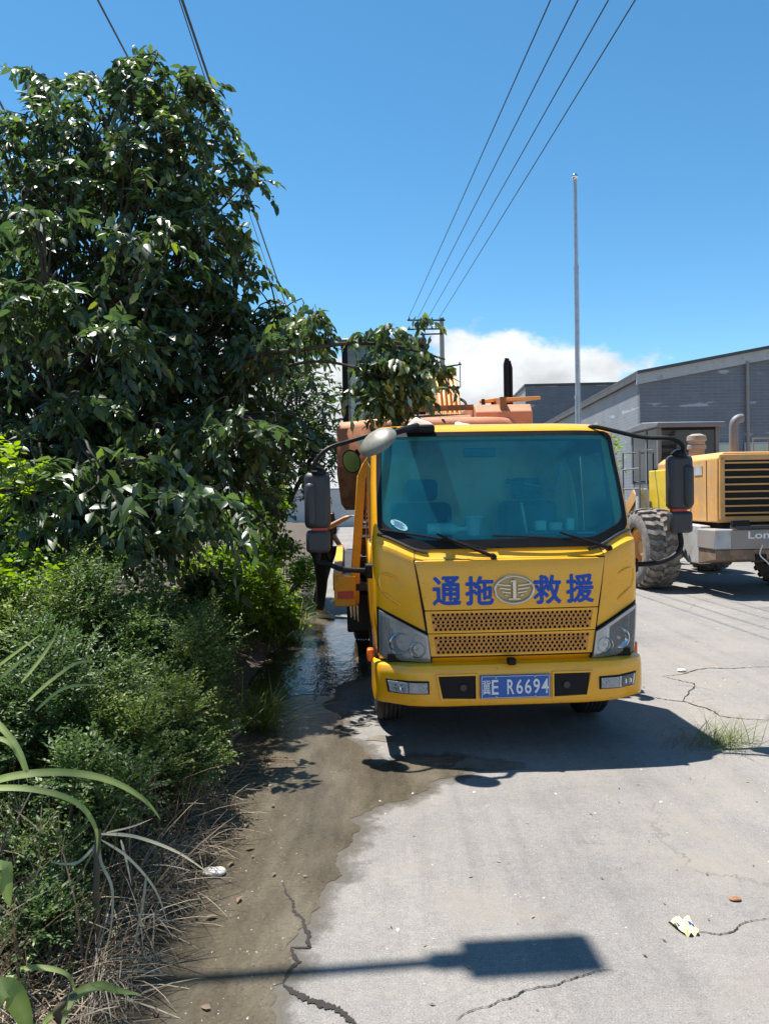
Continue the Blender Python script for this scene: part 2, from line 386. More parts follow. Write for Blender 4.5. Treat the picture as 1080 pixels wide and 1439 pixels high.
EDGE_Y = [-8, 1.5, 2.5, 3.7, 5.0, 6.2, 7.4, 9.0, 10.9, 14, 25, 60]
EDGE_X = [-1.0, -.98, -.97, -.93, -1.08, -1.2, -1.32, -1.28, -1.12, -1.3, -2.2, -4]
def edge_x(y): return float(np.interp(y, EDGE_Y, EDGE_X))
def hsh(x, y): return math.sin(x*12.9898 + y*78.233)*43758.5453 % 1.0
def vnoise(x, y):
    i, j = math.floor(x), math.floor(y); fx, fy = x-i, y-j
    fx, fy = fx*fx*(3-2*fx), fy*fy*(3-2*fy)
    return (hsh(i,j)*(1-fx)+hsh(i+1,j)*fx)*(1-fy) + (hsh(i,j+1)*(1-fx)+hsh(i+1,j+1)*fx)*fy
def bank_z(x, y):
    d = edge_x(y) - x
    if d <= 0: return 0.0
    return .10*sm(0,.35,d) + .22*sm(.3,1.8,d) + .10*(vnoise(x*2.3,y*2.3)-.5)*sm(0,.3,d) + .03*(vnoise(x*9,y*9)-.3)*sm(0,.2,d)
def bank_pt(t, y):
    jag = .10*(vnoise(y*3.1, 7.7)-.5) + .05*(vnoise(y*11, 3.3)-.5)
    x = edge_x(y) + jag + .05 - t
    return (x, y, bank_z(x, y) - .008 + .012*sm(0,.08,t))
ts = [0,.04,.09,.15,.22,.3,.4,.5,.62,.75,.9,1.1,1.4,1.8,2.4,3.2,4.5,7,12,30]
ys = [-8,-4,-1] + [0+i*.12 for i in range(110)] + [14+i*1.5 for i in range(32)]
bk = MB().grid(bank_pt, ts, ys).build('bank', M_SOIL, smooth=60)
tag(bk, 'dark earth bank along the left edge of the road', kind='structure')

def water():
    m, nt, b = mat_new('shallow_muddy_water')
    tcw = nd(nt, 'ShaderNodeTexCoord'); mpw = nd(nt, 'ShaderNodeMapping'); mpw.inputs['Scale'].default_value = (2.6,.8,1); nt.links.new(tcw.outputs['Object'], mpw.inputs[0])
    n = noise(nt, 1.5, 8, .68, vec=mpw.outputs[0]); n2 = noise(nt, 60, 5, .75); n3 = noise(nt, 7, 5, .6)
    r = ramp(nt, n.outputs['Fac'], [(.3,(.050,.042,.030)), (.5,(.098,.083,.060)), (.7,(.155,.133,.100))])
    r2 = ramp(nt, n2.outputs['Fac'], [(.30,(.55,.53,.5)), (.45,(.95,.95,.95)), (.62,(1.1,1.08,1.05)), (.67,(1.25,1.2,1.15)), (.70,(4.5,4.4,4.2))])  # brightest stop paints sun sparkle on the water as pale flecks
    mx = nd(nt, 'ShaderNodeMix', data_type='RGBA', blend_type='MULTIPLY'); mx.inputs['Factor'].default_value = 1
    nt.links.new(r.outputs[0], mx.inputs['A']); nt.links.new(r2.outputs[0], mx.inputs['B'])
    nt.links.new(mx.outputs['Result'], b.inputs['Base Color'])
    rr = nd(nt, 'ShaderNodeMapRange'); rr.inputs['From Min'].default_value = .42; rr.inputs['From Max'].default_value = .62
    rr.inputs['To Min'].default_value = .02; rr.inputs['To Max'].default_value = .17
    nt.links.new(n3.outputs['Fac'], rr.inputs[0]); nt.links.new(rr.outputs[0], b.inputs['Roughness'])
    b.inputs['IOR'].default_value = 1.33
    rip = noise(nt, 16, 4, .6); ad = nd(nt, 'ShaderNodeMath', operation='MULTIPLY_ADD')
    nt.links.new(n2.outputs['Fac'], ad.inputs[0]); ad.inputs[1].default_value = .5; nt.links.new(rip.outputs['Fac'], ad.inputs[2])
    bump(nt, b, ad.outputs[0], .30, .012); return m
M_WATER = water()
def jag_line(P, it=4, amp=.16, seed=1):
    rng = random.Random(seed); P = [Vector((p[0], p[1])) for p in P]
    for k in range(it):
        Q = []
        for a, b in zip(P[:-1], P[1:]):
            d = b - a; nrm = Vector((-d.y, d.x)); Q += [a, (a+b)/2 + nrm*rng.uniform(-amp, amp)]
        P = Q + [P[-1]]
    return P
wet = [(-.42,.4),(-.40,1.8),(-.38,2.35),(-.36,2.76),(-.33,3.09),(-.22,3.45),(-.20,3.75),(-.21,4.06),(-.07,4.22),(.08,4.30),(.22,4.44),(.30,4.62),(.46,4.72),(.52,4.88),(.40,5.0),
       (.05,5.0),(-.06,4.86),(-.14,4.92),(-.17,5.2),(-.30,5.45),(-.36,5.95),(-.52,6.45),(-.46,6.75),(-.30,7.2),(-.22,8.0),(-.1,9.2),(-.3,10.4),(-.9,11.0),(-1.5,11.0)]
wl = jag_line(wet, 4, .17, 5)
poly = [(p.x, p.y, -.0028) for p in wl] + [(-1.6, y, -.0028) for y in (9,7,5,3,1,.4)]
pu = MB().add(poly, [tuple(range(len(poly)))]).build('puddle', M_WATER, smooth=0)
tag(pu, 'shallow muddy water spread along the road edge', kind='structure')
def pool():
    m, nt, b = mat_new('standing_water'); b.inputs['Base Color'].default_value = (.030,.026,.019,1); b.inputs['Roughness'].default_value = .03; b.inputs['IOR'].default_value = 1.33
    mp = nd(nt, 'ShaderNodeMapping'); mp.inputs['Scale'].default_value = (1.0,.45,1); tc = nd(nt, 'ShaderNodeTexCoord'); nt.links.new(tc.outputs['Object'], mp.inputs[0])
    n = noise(nt, 9, 5, .6, vec=mp.outputs[0]); bump(nt, b, n.outputs['Fac'], .55, .02); return m
pl_ = jag_line([(-.52,6.62),(-.50,6.9),(-.36,7.25),(-.30,7.9),(-.20,8.6),(-.22,9.4),(-.45,10.1),(-.95,10.5),(-1.25,10.4),(-1.3,9.3),(-1.36,8.2),(-1.36,7.4),(-1.22,6.8),(-.95,6.45),(-.75,6.7),(-.52,6.62)], 3, .14, 9)[:-1]
po = MB().add([(p.x, p.y, -.0005) for p in pl_], [tuple(range(len(pl_)))]).build('puddle', pool(), smooth=0)
tag(po, 'standing water reflecting the sky beside the truck wheels', kind='structure')
# soft damp margin around the water
def damp_margin():
    m, nt, b = mat_new('damp_margin'); b.inputs['Base Color'].default_value = (.105,.092,.072,1); b.inputs['Roughness'].default_value = .5
    a = nd(nt, 'ShaderNodeAttribute', attribute_name='rnd'); n = noise(nt, 14, 8, .72)
    su = nd(nt, 'ShaderNodeMath', operation='ADD'); nt.links.new(a.outputs['Fac'], su.inputs[0]); nt.links.new(n.outputs['Fac'], su.inputs[1])
    mr = nd(nt, 'ShaderNodeMapRange'); mr.inputs['From Min'].default_value = .62; mr.inputs['From Max'].default_value = 1.15; mr.inputs['To Max'].default_value = .95; nt.links.new(su.outputs[0], mr.inputs[0])
    t = nd(nt, 'ShaderNodeBsdfTransparent'); mx = nd(nt, 'ShaderNodeMixShader'); nt.links.new(mr.outputs[0], mx.inputs[0]); nt.links.new(t.outputs[0], mx.inputs[1]); nt.links.new(b.outputs[0], mx.inputs[2])
    nt.links.new(mx.outputs[0], nt.nodes['Material Output'].inputs[0]); return m
M_MARGIN = damp_margin()
def margin():
    L = jag_line(wet, 3, .17, 5); V = []; rn = []; n = len(L)
    D = [(L[min(i+4,n-1)]-L[max(i-4,0)]).normalized() for i in range(n)]
    for i, p in enumerate(L):
        nn = Vector((D[i].y, -D[i].x)); w = .10 + .10*vnoise(p.y*4, p.x*4+3)
        for k, (o_, r_) in enumerate(((-.05,.75),(.0,.55),(.45,.30),(1.0,-.05))):
            q = p + nn*(o_ if o_ < 0 else o_*w); V.append((q.x, q.y, -.0045)); rn.append(r_)
    T = [(4*i+k, 4*i+k+1, 4*i+k+5, 4*i+k+4) for i in range(n-1) for k in range(3)]
    return np_mesh('damp_margin', V, T, M_MARGIN, rd, rn)
margin()
# splashes beyond the water
M_DAMP = plain('damp_concrete', (.16,.14,.115), .55, 0, .2, 4, dirt=(.10,.085,.066), dirt_amt=(.45,.65), bmp=.3, bscale=90)
rng = random.Random(11)
for (cx, cy, r_) in [(.62,4.86,.17),(-.02,5.42,.10),(-.2,5.75,.06),(-.55,6.9,.05),(-.05,5.75,.04)]:
    n = 26; ph = rng.random()*6
    P = [(cx + r_*(1+.22*math.sin(3*a+ph)+.12*math.sin(7*a))*math.cos(a)*1.3, cy + r_*(1+.2*math.sin(2*a+ph)+.1*math.sin(5*a+ph))*math.sin(a)*.7, -.002) for a in [2*math.pi*i/n for i in range(n)]]
    s_ = MB().add(P, [tuple(range(n))]).build('splash_mark', M_DAMP, parent=rd, smooth=0)
def crack(pix, w, seed, it=5):
    L = jag_line([on_ground(*p) for p in pix], it, .10, seed); V = []; rg = random.Random(seed)
    for i, p in enumerate(L):
        d = (L[min(i+1,len(L)-1)] - L[max(i-1,0)]).normalized(); nn = Vector((-d.y, d.x))
        ww = w*rg.uniform(.3,1.2)*math.sin(math.pi*(i+.6)/(len(L)+.2))**.4
        V += [(*(p+nn*ww), -.0020), (*(p-nn*ww), -.0020)]
    MB().add(V, [(2*i,2*i+1,2*i+3,2*i+2) for i in range(len(L)-1)]).build('crack', M_CRACK, parent=rd, smooth=0)
crack([(398,1382),(425,1400),(470,1415),(512,1445)], .016, 3)
crack([(408,1330),(420,1350),(398,1382)], .010, 4)
crack([(640,1432),(720,1400),(790,1378),(868,1362)], .003, 5)
crack([(975,1308),(1010,1312),(1085,1288)], .003, 6)
crack([(880,972),(960,985),(1010,1005),(1090,1012)], .008, 8)
crack([(930,950),(1000,938),(1090,936)], .009, 9)
crack([(960,985),(975,960),(930,950)], .007, 10)
crack([(398,1240),(425,1290),(436,1330),(408,1330)], .010, 12)

# ------------------------------------------------------------------ buildings
def tilewall(name, c1, c2, mortar, sx=1.0):
    m, nt, b = mat_new(name)
    tc = nd(nt, 'ShaderNodeTexCoord'); br = nd(nt, 'ShaderNodeTexBrick')
    nt.links.new(tc.outputs['UV'], br.inputs['Vector'])
    br.inputs['Color1'].default_value = (*c1,1); br.inputs['Color2'].default_value = (*c2,1); br.inputs['Mortar'].default_value = (*mortar,1)
    br.inputs['Scale'].default_value = 1; br.inputs['Mortar Size'].default_value = .007; br.inputs['Brick Width'].default_value = .42; br.inputs['Row Height'].default_value = .105
    n = noise(nt, .8, 7, .65); r = ramp(nt, n.outputs['Fac'], [(.3,(.85,.85,.86)),(.7,(1.1,1.1,1.1))])
    mx = nd(nt, 'ShaderNodeMix', data_type='RGBA', blend_type='MULTIPLY'); mx.inputs['Factor'].default_value = 1
    nt.links.new(br.outputs['Color'], mx.inputs['A']); nt.links.new(r.outputs[0], mx.inputs['B'])
    # pale efflorescent dashes on scattered courses
    mp = nd(nt, 'ShaderNodeMapping'); mp.inputs['Scale'].default_value = (.9, 3.1, 1); nt.links.new(tc.outputs['UV'], mp.inputs[0])
    n2 = noise(nt, 1.4, 2, .5, vec=mp.outputs[0]); w2 = nd(nt, 'ShaderNodeTexWave', wave_type='BANDS', bands_direction='Y')
    w2.inputs['Scale'].default_value = .31; nt.links.new(tc.outputs['UV'], w2.inputs['Vector'])
    a1 = nd(nt, 'ShaderNodeMapRange'); a1.inputs['From Min'].default_value = .55; a1.inputs['From Max'].default_value = .62; nt.links.new(n2.outputs['Fac'], a1.inputs[0])
    a2 = nd(nt, 'ShaderNodeMapRange'); a2.inputs['From Min'].default_value = .93; a2.inputs['From Max'].default_value = .98; nt.links.new(w2.outputs['Fac'], a2.inputs[0])
    mu = nd(nt, 'ShaderNodeMath', operation='MULTIPLY'); nt.links.new(a1.outputs[0], mu.inputs[0]); nt.links.new(a2.outputs[0], mu.inputs[1])
    m3 = nd(nt, 'ShaderNodeMix', data_type='RGBA'); nt.links.new(mu.outputs[0], m3.inputs['Factor']); nt.links.new(mx.outputs['Result'], m3.inputs['A'])
    m3.inputs['B'].default_value = (.36,.40,.44,1)
    nt.links.new(m3.outputs['Result'], b.inputs['Base Color']); b.inputs['Roughness'].default_value = .6
    bump(nt, b, br.outputs['Fac'], -.4, .01); return m
M_TILE = tilewall('blue_grey_wall_tile', (.132,.149,.175), (.152,.169,.195), (.205,.22,.238))
M_TRIM = plain('pale_roof_trim', (.40,.42,.43), .7, 0, .12, 2, dirt=(.16,.16,.15), dirt_amt=(.6,.75))
M_ROOF = plain('dark_roof_sheet', (.07,.075,.08), .7, 0, .2, 3)
M_PLAST = plain('pale_plaster', (.60,.60,.58), .85, 0, .08, 1.2, dirt=(.45,.43,.39), dirt_amt=(.55,.75))
M_PANEL = plain('cream_green_panel', (.46,.50,.38), .6, 0, .08, 2)
M_DARKW = plain('dark_window_glass', (.03,.04,.05), .1, 0, .1, 3)
def uv_wall(name, P, mat, parent, uvs):
    me = bpy.data.meshes.new(name); me.from_pydata([tuple(p) for p in P], [], [tuple(range(len(P)))])
    uv = me.uv_layers.new(name='UVMap')
    for i, l in enumerate(me.loops): uv.data[i].uv = uvs[l.vertex_index]
    me.materials.append(mat); o = bpy.data.objects.new(name, me); COL.objects.link(o); o.parent = parent
    m = o.modifiers.new('thick', 'SOLIDIFY'); m.thickness = .24; m.offset = -1
    return o
# gabled tile building on the right. origin = near left corner, local +x right along the gable, +y away
B0 = at(898, 525, 25); hz = B0.z
bl = thing('gabled_building', 'blue grey tiled building with pale sloping gable edge behind the loader', 'building', (B0.x, 25, 0), R(-2))
gw, dp, rise = 16.0, 34.0, 1.35
uv_wall('front_wall', [(0,0,0),(gw,0,0),(gw,0,hz),(gw/2,0,hz+rise),(0,0,hz)], M_TILE, bl, [(0,0),(gw,0),(gw,hz),(gw/2,hz+rise),(0,hz)])
sw = MB()
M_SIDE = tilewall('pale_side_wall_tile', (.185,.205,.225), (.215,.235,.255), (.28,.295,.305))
uv_wall('side_wall', [(0,dp,0),(0,.002,0),(0,.002,hz),(0,dp,hz)], M_SIDE, bl, [(0,0),(dp,0),(dp,hz),(0,hz)])
for s in (0, 1):
    a = Vector((-.12,-.10,hz-.02)) if s == 0 else Vector((gw+.12,-.10,hz-.02)); b = Vector((gw/2,-.10,hz+rise-.0))
    n0 = Vector((0,0,-.34))
    MB().hexa([a, b, b+Vector((0,.08,0)), a+Vector((0,.08,0)), a+n0, b+n0, b+n0+Vector((0,.08,0)), a+n0+Vector((0,.08,0))]).build('gable_trim', M_TRIM, bl)
    MB().hexa([a+Vector((0,-.1,.09)), b+Vector((0,-.1,.09)), b+Vector((0,dp+.2,.09)), a+Vector((0,dp+.2,.09)), a+Vector((0,-.1,.005)), b+Vector((0,-.1,.005)), b+Vector((0,dp+.2,.005)), a+Vector((0,dp+.2,.005))]).build('roof', M_ROOF, bl)
MB().span((-.13,-.06,hz-.2), (-.05,dp,hz-.03)).build('eaves_trim', M_ROOF, bl)
MB().tube([(3.4,-.10,hz+.3),(3.4,-.10,.1)], .05, 10).build('drain_pipe', M_LOADG, bl)
for k in range(3):
    f = MB().span((2.3+k*1.0,-.07,1.9),(3.1+k*1.0,-.03,3.3)).build('window', M_TRIM, bl)
    MB().span((2.36+k*1.0,-.09,1.96),(3.04+k*1.0,-.06,3.24)).build('pane', M_PANEL, f)
# flat-roofed building farther back
B1 = at(738, 543, 62)
b2 = thing('flat_roofed_building', 'distant flat roofed blue grey tiled block beyond the flagpole', 'building', (B1.x, 62, 0), R(-2))
w2, d2, h2 = 12.0, 9.0, B1.z
uv_wall('front_wall', [(0,0,0),(w2,0,0),(w2,0,h2),(0,0,h2)], M_TILE, b2, [(0,0),(w2/1.6,0),(w2/1.6,h2/1.6),(0,h2/1.6)])
uv_wall('side_wall', [(0,d2,0),(0,.002,0),(0,.002,h2),(0,d2,h2)], M_SIDE, b2, [(0,0),(d2/1.6,0),(d2/1.6,h2/1.6),(0,h2/1.6)])
MB().span((-.1,-.1,h2),(w2+.1,d2,h2+.18)).build('roof', M_ROOF, b2)
# pale wall across the far end of the lane
wl_ = thing('boundary_wall', 'long pale plastered wall across the far end of the lane', 'wall', (-4, 47, 0))
MB().span((-14,0,0),(12.5,.3,2.25)).build('wall_body', M_PLAST, wl_, bevel=.02)
MB().span((-14.05,-.06,2.25),(12.55,.36,2.36)).build('coping', M_TRIM, wl_, bevel=.015)
for k in range(7): MB().span((-13+k*4.1,-.08,0),(-12.6+k*4.1,-.001,2.25)).build('pier', M_PLAST, wl_, bevel=.015)

# flagpole
fp_top = at(806, 246, 21); fp = thing('flagpole', 'tall stepped steel flagpole with ball finial behind the truck', 'flagpole', (fp_top.x+.02, 21, 0))
zt = fp_top.z
MB().lathe([(0,.0),(0,.26),(.10,.26),(.14,.14),(.14,.0)], 20, 2).build('base', M_STEEL, fp)
for i, (a, b, r0) in enumerate([(.14,zt*.42,.075),(zt*.42,zt*.76,.062),(zt*.76,zt-.12,.048)]):
    MB().lathe([(a,0),(a,r0),(b,r0*.94),(b,0)], 16, 2).build('shaft', M_STEEL, fp)
    if i: MB().lathe([(a-.05,r0*1.05),(a-.05,r0*1.35),(a+.05,r0*1.35),(a+.05,r0*1.05)], 16, 2).build('collar', M_STEEL, fp)
MB().lathe([(zt-.14,0)]+[(zt-.05-.09*math.cos(a), .09*math.sin(a)) for a in [math.pi*i/10 for i in range(1,10)]]+[(zt+.04,0)], 16, 2).build('finial', M_CHROME, fp)
MB().tube([(.085,-.02,.9),(.075,-.02,zt*.5),(.06,-.02,zt-.2)], .006, 5).build('halyard', M_WHITE, fp)

# utility poles and wires
P1 = at(620, 447, 32); up = thing('utility_pole', 'slim concrete utility pole with crossarms rising behind the excavator', 'utility pole', (P1.x, 32, 0))
MB().tube([(0,0,0),(0,0,P1.z)], [.15,.09], 14).build('pole_shaft', M_CONCP, up)
def rel(p): return Vector(p) - Vector((P1.x, 32, 0))
for k, (pa, pb) in enumerate([((572,450),(625,450)),((572,463),(625,462)),((590,470),(622,469)),((622,516),(648,512))]):
    a, b = rel(at(*pa, 31.85)), rel(at(*pb, 31.85))
    MB().beam(a, b, .055, .055).build('crossarm', M_DSTEEL, up)
    for t in ((.05,.35,.65,.95) if k < 2 else (.9,)):
        p = a.lerp(b, t)
        MB().lathe([(.02,0),(.02,.02),(.04,.04),(.06,.022),(.08,.04),(.10,.022),(.12,.025),(.13,0)], 10, 2, p).build('insulator', M_DARKP, up)
MB().tube([rel(at(646,514,31.85)), rel(at(646,514,31.85))-Vector((0,0,.9))], .02, 6).build('guy_bracket', M_DSTEEL, up)
def wire(A, B, ext_y, r, label, group, sag=.12):
    A, B = Vector(A), Vector(B); t = (ext_y - A.y)/(B.y - A.y); C = A + (B-A)*t
    pts = [A.lerp(C, i/40) - Vector((0,0,sag*4*(i/40)*(1-i/40))) for i in range(41)]
    # keep the passing point B where it was seen
    o = MB().tube(pts, r, 6).build('overhead_wire', M_WIRE)
    return tag(o, label, 'wire', group)
for k, (ax, ay, bx) in enumerate([(574,446,768),(587,446,806),(601,447,848),(616,448,885)]):
    A = at(ax, ay, 31.9); B = at(bx, -2, 10.2)
    wire(A, B, -17.5, .010, ['power wire from the free end of the slim pole crossarm','power wire on the second insulator from the free end of the crossarm','power wire on the second insulator from the slim pole shaft','power wire on the insulator right beside the slim pole shaft'][k], 'four power wires overhead')
P2 = thing('utility_pole', 'concrete utility pole with a steel crossarm carrying the power wires behind the viewer', 'utility pole', (4.6, -17.6, 0))
MB().tube([(0,0,0),(0,0,9.4)], [.17,.11], 14).build('pole_shaft', M_CONCP, P2)
MB().span((-1.4,-.05,7.55),(.5,.05,7.65)).build('crossarm', M_DSTEEL, P2)
lw = [((255,-3,7.6),(398,418,19.5),.019,'thick black cable passing just beyond the right side of the big tree crown'),
      ((251,-3,7.7),(388,414,19.5),.008,'thin wire running beside the thick cable along the tree crown'),
      ((136,-3,7.6),(186,92,9.4),.015,'black cable entering the top of the big tree crown'),
      ((-6,132,7.0),(20,182,8.2),.016,'black cable passing into the outer side of the big tree')]
for (a, b, r_, lab) in lw:
    A, B = at(a[0],a[1],a[2]*4.2), at(b[0],b[1],b[2]*4.2); r_ *= 3.2; d = (B-A)/(B.y-A.y)
    S = A + d*(420-A.y); S2 = A + d*(-12-A.y)
    o = MB().tube([S.lerp(S2, (i/40)**.5) for i in range(41)], r_, 6).build('overhead_cable', M_WIRE); tag(o, lab, 'cable', 'cables over the bank')
# street lamp standing in the bank: its lamp head and arm shade the foreground
LH = 6.6
hd = on_ground(737, 1341) + SUN*(LH/SUN.z); ar = on_ground(180, 1392) + SUN*(LH/SUN.z)
base = ar + (ar-hd)*.05
sl = thing('street_lamp', 'steel street lamp on the bank throwing its shadow over the road', 'street lamp', (base.x-.25, base.y+.05, bank_z(base.x-.25, base.y+.05)-.03))
o_ = Vector(sl.location)
MB().tube([(0,0,0),(0,0,LH-.15)], [.085,.05], 14).build('pole_shaft', M_STEEL, sl)
MB().lathe([(0,0),(0,.2),(.03,.2),(.03,0)], 16, 2).build('base_plate', M_STEEL, sl)
pa = Vector((0,0,LH-.3)); pe = hd - o_; dirn = (pe-pa).normalized(); dirn.z = 0; dirn.normalize()
MB().tube(bez([pa, pa.lerp(pe,.25)+Vector((0,0,.10)), pa.lerp(pe,.6)+Vector((0,0,.06)), pe-dirn*.2], 5), .032, 10).build('arm', M_STEEL, sl)
ang = math.atan2(dirn.y, dirn.x)
MB().box(pe+dirn*.02, (.50,.24,.07), Euler((0,0,ang)).to_matrix()).build('lamp_head', M_DARKP, sl, bevel=.02)
MB().box(pe-dirn*.28, (.16,.11,.06), Euler((0,0,ang)).to_matrix()).build('lamp_neck', M_DARKP, sl, bevel=.015)
MB().box(pe+dirn*.03-Vector((0,0,.037)), (.40,.18,.012), Euler((0,0,ang)).to_matrix()).build('lamp_lens', M_LENS, sl)
# ------------------------------------------------------------------ tow truck
TX, TY, TYAW = .83, 5.0, R(3)
truck = thing('tow_truck', 'yellow flatbed tow truck with blue lettering and teal windscreen', 'truck', (TX, TY, 0), TYAW)
tc_, ts_ = math.cos(TYAW), math.sin(TYAW)
def tl(p):
    dx, dy = p[0]-TX, p[1]-TY
    return Vector((dx*tc_+dy*ts_, -dx*ts_+dy*tc_, p[2]))
def tw(p):
    return Vector((TX + p[0]*tc_ - p[1]*ts_, TY + p[0]*ts_ + p[1]*tc_, p[2]))
PZ = [.50,.58,.64,.90,1.10,1.25,1.283,1.300,1.345,1.372,1.75,2.135,2.165,2.20,2.222,2.236]
PF = [.16,.12,.075,.055,.055,.066,.078,.104,.145,.160,.300,.442,.462,.515,.59,.72]
PW = [.84,.86,.885,.900,.905,.905,.905,.904,.903,.902,.898,.886,.879,.854,.82,.76]
def FZ(z): return float(np.interp(z, PZ, PF))
def WZ(z): return float(np.interp(z, PZ, PW))
def bow(a):
    a = abs(a); b = .028*a*a + .095*sm(.60,1.02,a)
    if a > .92: t = min(1,(a-.92)/.08); b += .075*(1-math.sqrt(max(0,1-t*t)))
    return b
def lift(a, z):
    k = sm(.98,1.27,z) if z < 1.29 else (1 if z < 1.39 else 1-sm(1.39,2.1,z))
    return .108*sm(.60,.99,abs(a))*k
def S(s, z, off=0): return Vector((s*WZ(z), FZ(z)+bow(s)-off, z+lift(s,z)))
def surf(x, z, off=0):
    z0 = z
    for _ in range(8):
        s = max(-1, min(1, x/WZ(z0))); z0 = z - lift(s, z0)
    return Vector((x, FZ(z0)+bow(s)-off, z))
# --- cab shell
svals = [-1,-.99,-.975,-.955,-.93,-.90,-.86,-.80,-.72,-.62,-.48,-.32,-.16]; svals = svals + [0] + [-s for s in svals[::-1]]
zl = [.50,.55,.58,.61,.64,.72,.82,.90,1.0,1.1,1.18,1.25,1.27,1.283,1.292,1.300,1.32,1.345,1.36,1.40,1.5,1.6,1.75,1.9,2.02,2.10,2.135,2.165,2.185,2.20,2.212,2.222,2.230,2.236]
def ring(z):
    f = [S(s, z) for s in svals]; yr = 1.62 - max(0,(z-2.165))*2.2
    w = WZ(z); y0 = f[-1].y; zz = f[-1].z; rt = []
    for t in (.10,.30,.80,.93,1.0):
        zq = z + (zz-z)*(1-sm(0,.9,t)); rt.append(Vector((w - (.05 if t==1 else 0), y0+(yr-y0)*t, zq)))
    bk_ = [Vector((w*k, yr+.01, z)) for k in (.5,0,-.5)]
    return f + rt + bk_ + [Vector((-p.x, p.y, p.z)) for p in rt[::-1]]
rings = [ring(z) for z in zl]; nr = len(rings[0]); V = [p for r_ in rings for p in r_]; Fs = []
nf = len(svals)
for i in range(len(zl)-1):
    zm = (zl[i]+zl[i+1])/2
    for j in range(nr):
        j2 = (j+1) % nr
        if j < nf-1:
            smid = (svals[j]+svals[j+1])/2
            if abs(smid) < .86 and 1.40 < zm < 2.10: continue
        if 1.42 < zm < 2.05 and (j == nf+1 or j == nr-3): continue
        Fs.append((i*nr+j, i*nr+j2, (i+1)*nr+j2, (i+1)*nr+j))
Fs.append(tuple((len(zl)-1)*nr+j for j in range(nr)))
Fs.append(tuple(range(nr-1,-1,-1)))
MB().add(V, Fs).build('cab_body', M_YEL, truck, smooth=28)
# windscreen and its black border
def rrect(s0, s1, z0, z1, rs, rz, n=10):
    P = []
    for (cx, cz, a0) in ((s1-rs, z0+rz, -90), (s1-rs, z1-rz, 0), (s0+rs, z1-rz, 90), (s0+rs, z0+rz, 180)):
        for k in range(n+1):
            a = R(a0 + 90*k/n); P.append((cx+rs*math.cos(a), cz+rz*math.sin(a)))
    out = []
    for i in range(len(P)):
        a, b = P[i], P[(i+1)%len(P)]; L = math.hypot(b[0]-a[0], b[1]-a[1]); m = max(1, int(L/.06))
        for k in range(m): out.append((a[0]+(b[0]-a[0])*k/m, a[1]+(b[1]-a[1])*k/m))
    return out
OUT = rrect(-.962,.962,1.352,2.160,.07,.06)
INN = rrect(-.925,.925,1.412,2.128,.07,.06)
def resample(P, n):
    L = [0]
    for i in range(len(P)): L.append(L[-1]+math.dist(P[i], P[(i+1)%len(P)]))
    Q = P+[P[0]]; xs = [p[0] for p in Q]; zs = [p[1] for p in Q]
    return [(float(np.interp(t, L, xs)), float(np.interp(t, L, zs))) for t in np.linspace(0, L[-1], n, endpoint=False)]
OUT = resample(OUT, 140); INN = resample(INN, 140)
mb = MB(); n = 140; V = []
for t in (.012,.2,.4,.6,.8,.93,1.0):
    V += [S(p[0]*t, 1.76+(p[1]-1.76)*t, .008) for p in INN]
mb.add(V, [(i*n+j, i*n+(j+1)%n, (i+1)*n+(j+1)%n, (i+1)*n+j) for i in range(6) for j in range(n)] + [tuple(range(n))])
ws = mb.build('windscreen', M_WSCREEN, truck, smooth=60)
V = [S(*p, .0) for p in OUT] + [S(*p, .012) for p in OUT] + [S(p[0], p[1], .012) for p in INN] + [S(p[0], p[1], -.01) for p in INN]
MB().add(V, [(i*n+j, i*n+(j+1)%n, (i+1)*n+(j+1)%n, (i+1)*n+j) for i in range(3) for j in range(n)]).build('windscreen_seal', M_BLACK, truck, smooth=40)
# grey trim strip under the screen corners
for s in (-1, 1):
    P = [S(s*(.60+.36*t), 1.335+.012*t, .010) for t in [i/10 for i in range(11)]]
    MB().tube(P, .011, 6).build('screen_trim', M_DARKP, truck)

def panel(c, nx, nz, off, thick, name, mat, parent=None, smooth=30, bevel=0):
    # c: TL, TR, BR, BL as (x, z) on the cab front
    def P(u, v):
        a = (c[0][0]+(c[1][0]-c[0][0])*u, c[0][1]+(c[1][1]-c[0][1])*u); b = (c[3][0]+(c[2][0]-c[3][0])*u, c[3][1]+(c[2][1]-c[3][1])*u)
        return a[0]+(b[0]-a[0])*v, a[1]+(b[1]-a[1])*v
    us = [i/nx for i in range(nx+1)]; vs_ = [j/nz for j in range(nz+1)]
    mb = MB(); mb.grid(lambda u, v: surf(*P(u,v), off), us, vs_); m1 = len(mb.v)
    mb.grid(lambda u, v: surf(*P(u,v), off-thick), us, vs_)
    k = nz+1
    per = [i*k for i in range(nx)] + [nx*k+j for j in range(nz)] + [i*k+nz for i in range(nx,0,-1)] + [j for j in range(nz,0,-1)]
    mb.f += [(per[i], per[(i+1)%len(per)], per[(i+1)%len(per)]+m1, per[i]+m1) for i in range(len(per))]
    return mb.build(name, mat, parent or truck, smooth=smooth, bevel=bevel)
def ringpanel(o, i_, n_, off, thick, name, mat, parent=None):
    mb = MB()
    for k in range(4):
        a, b, c, d = o[k], o[(k+1)%4], i_[(k+1)%4], i_[k]; us = [t/n_ for t in range(n_+1)]
        L = lambda p, q, t: (p[0]+(q[0]-p[0])*t, p[1]+(q[1]-p[1])*t)
        V = []
        for t in us:
            A = L(a,b,t); C = L(d,c,t)
            V += [surf(*A, off-thick), surf(*A, off), surf(*C, off), surf(*C, off-thick)]
        mb.add(V, [(4*q+m, 4*q+4+m, 4*q+5+m, 4*q+1+m) for q in range(n_) for m in range(3)])
    return mb.build(name, mat, parent or truck, smooth=30)
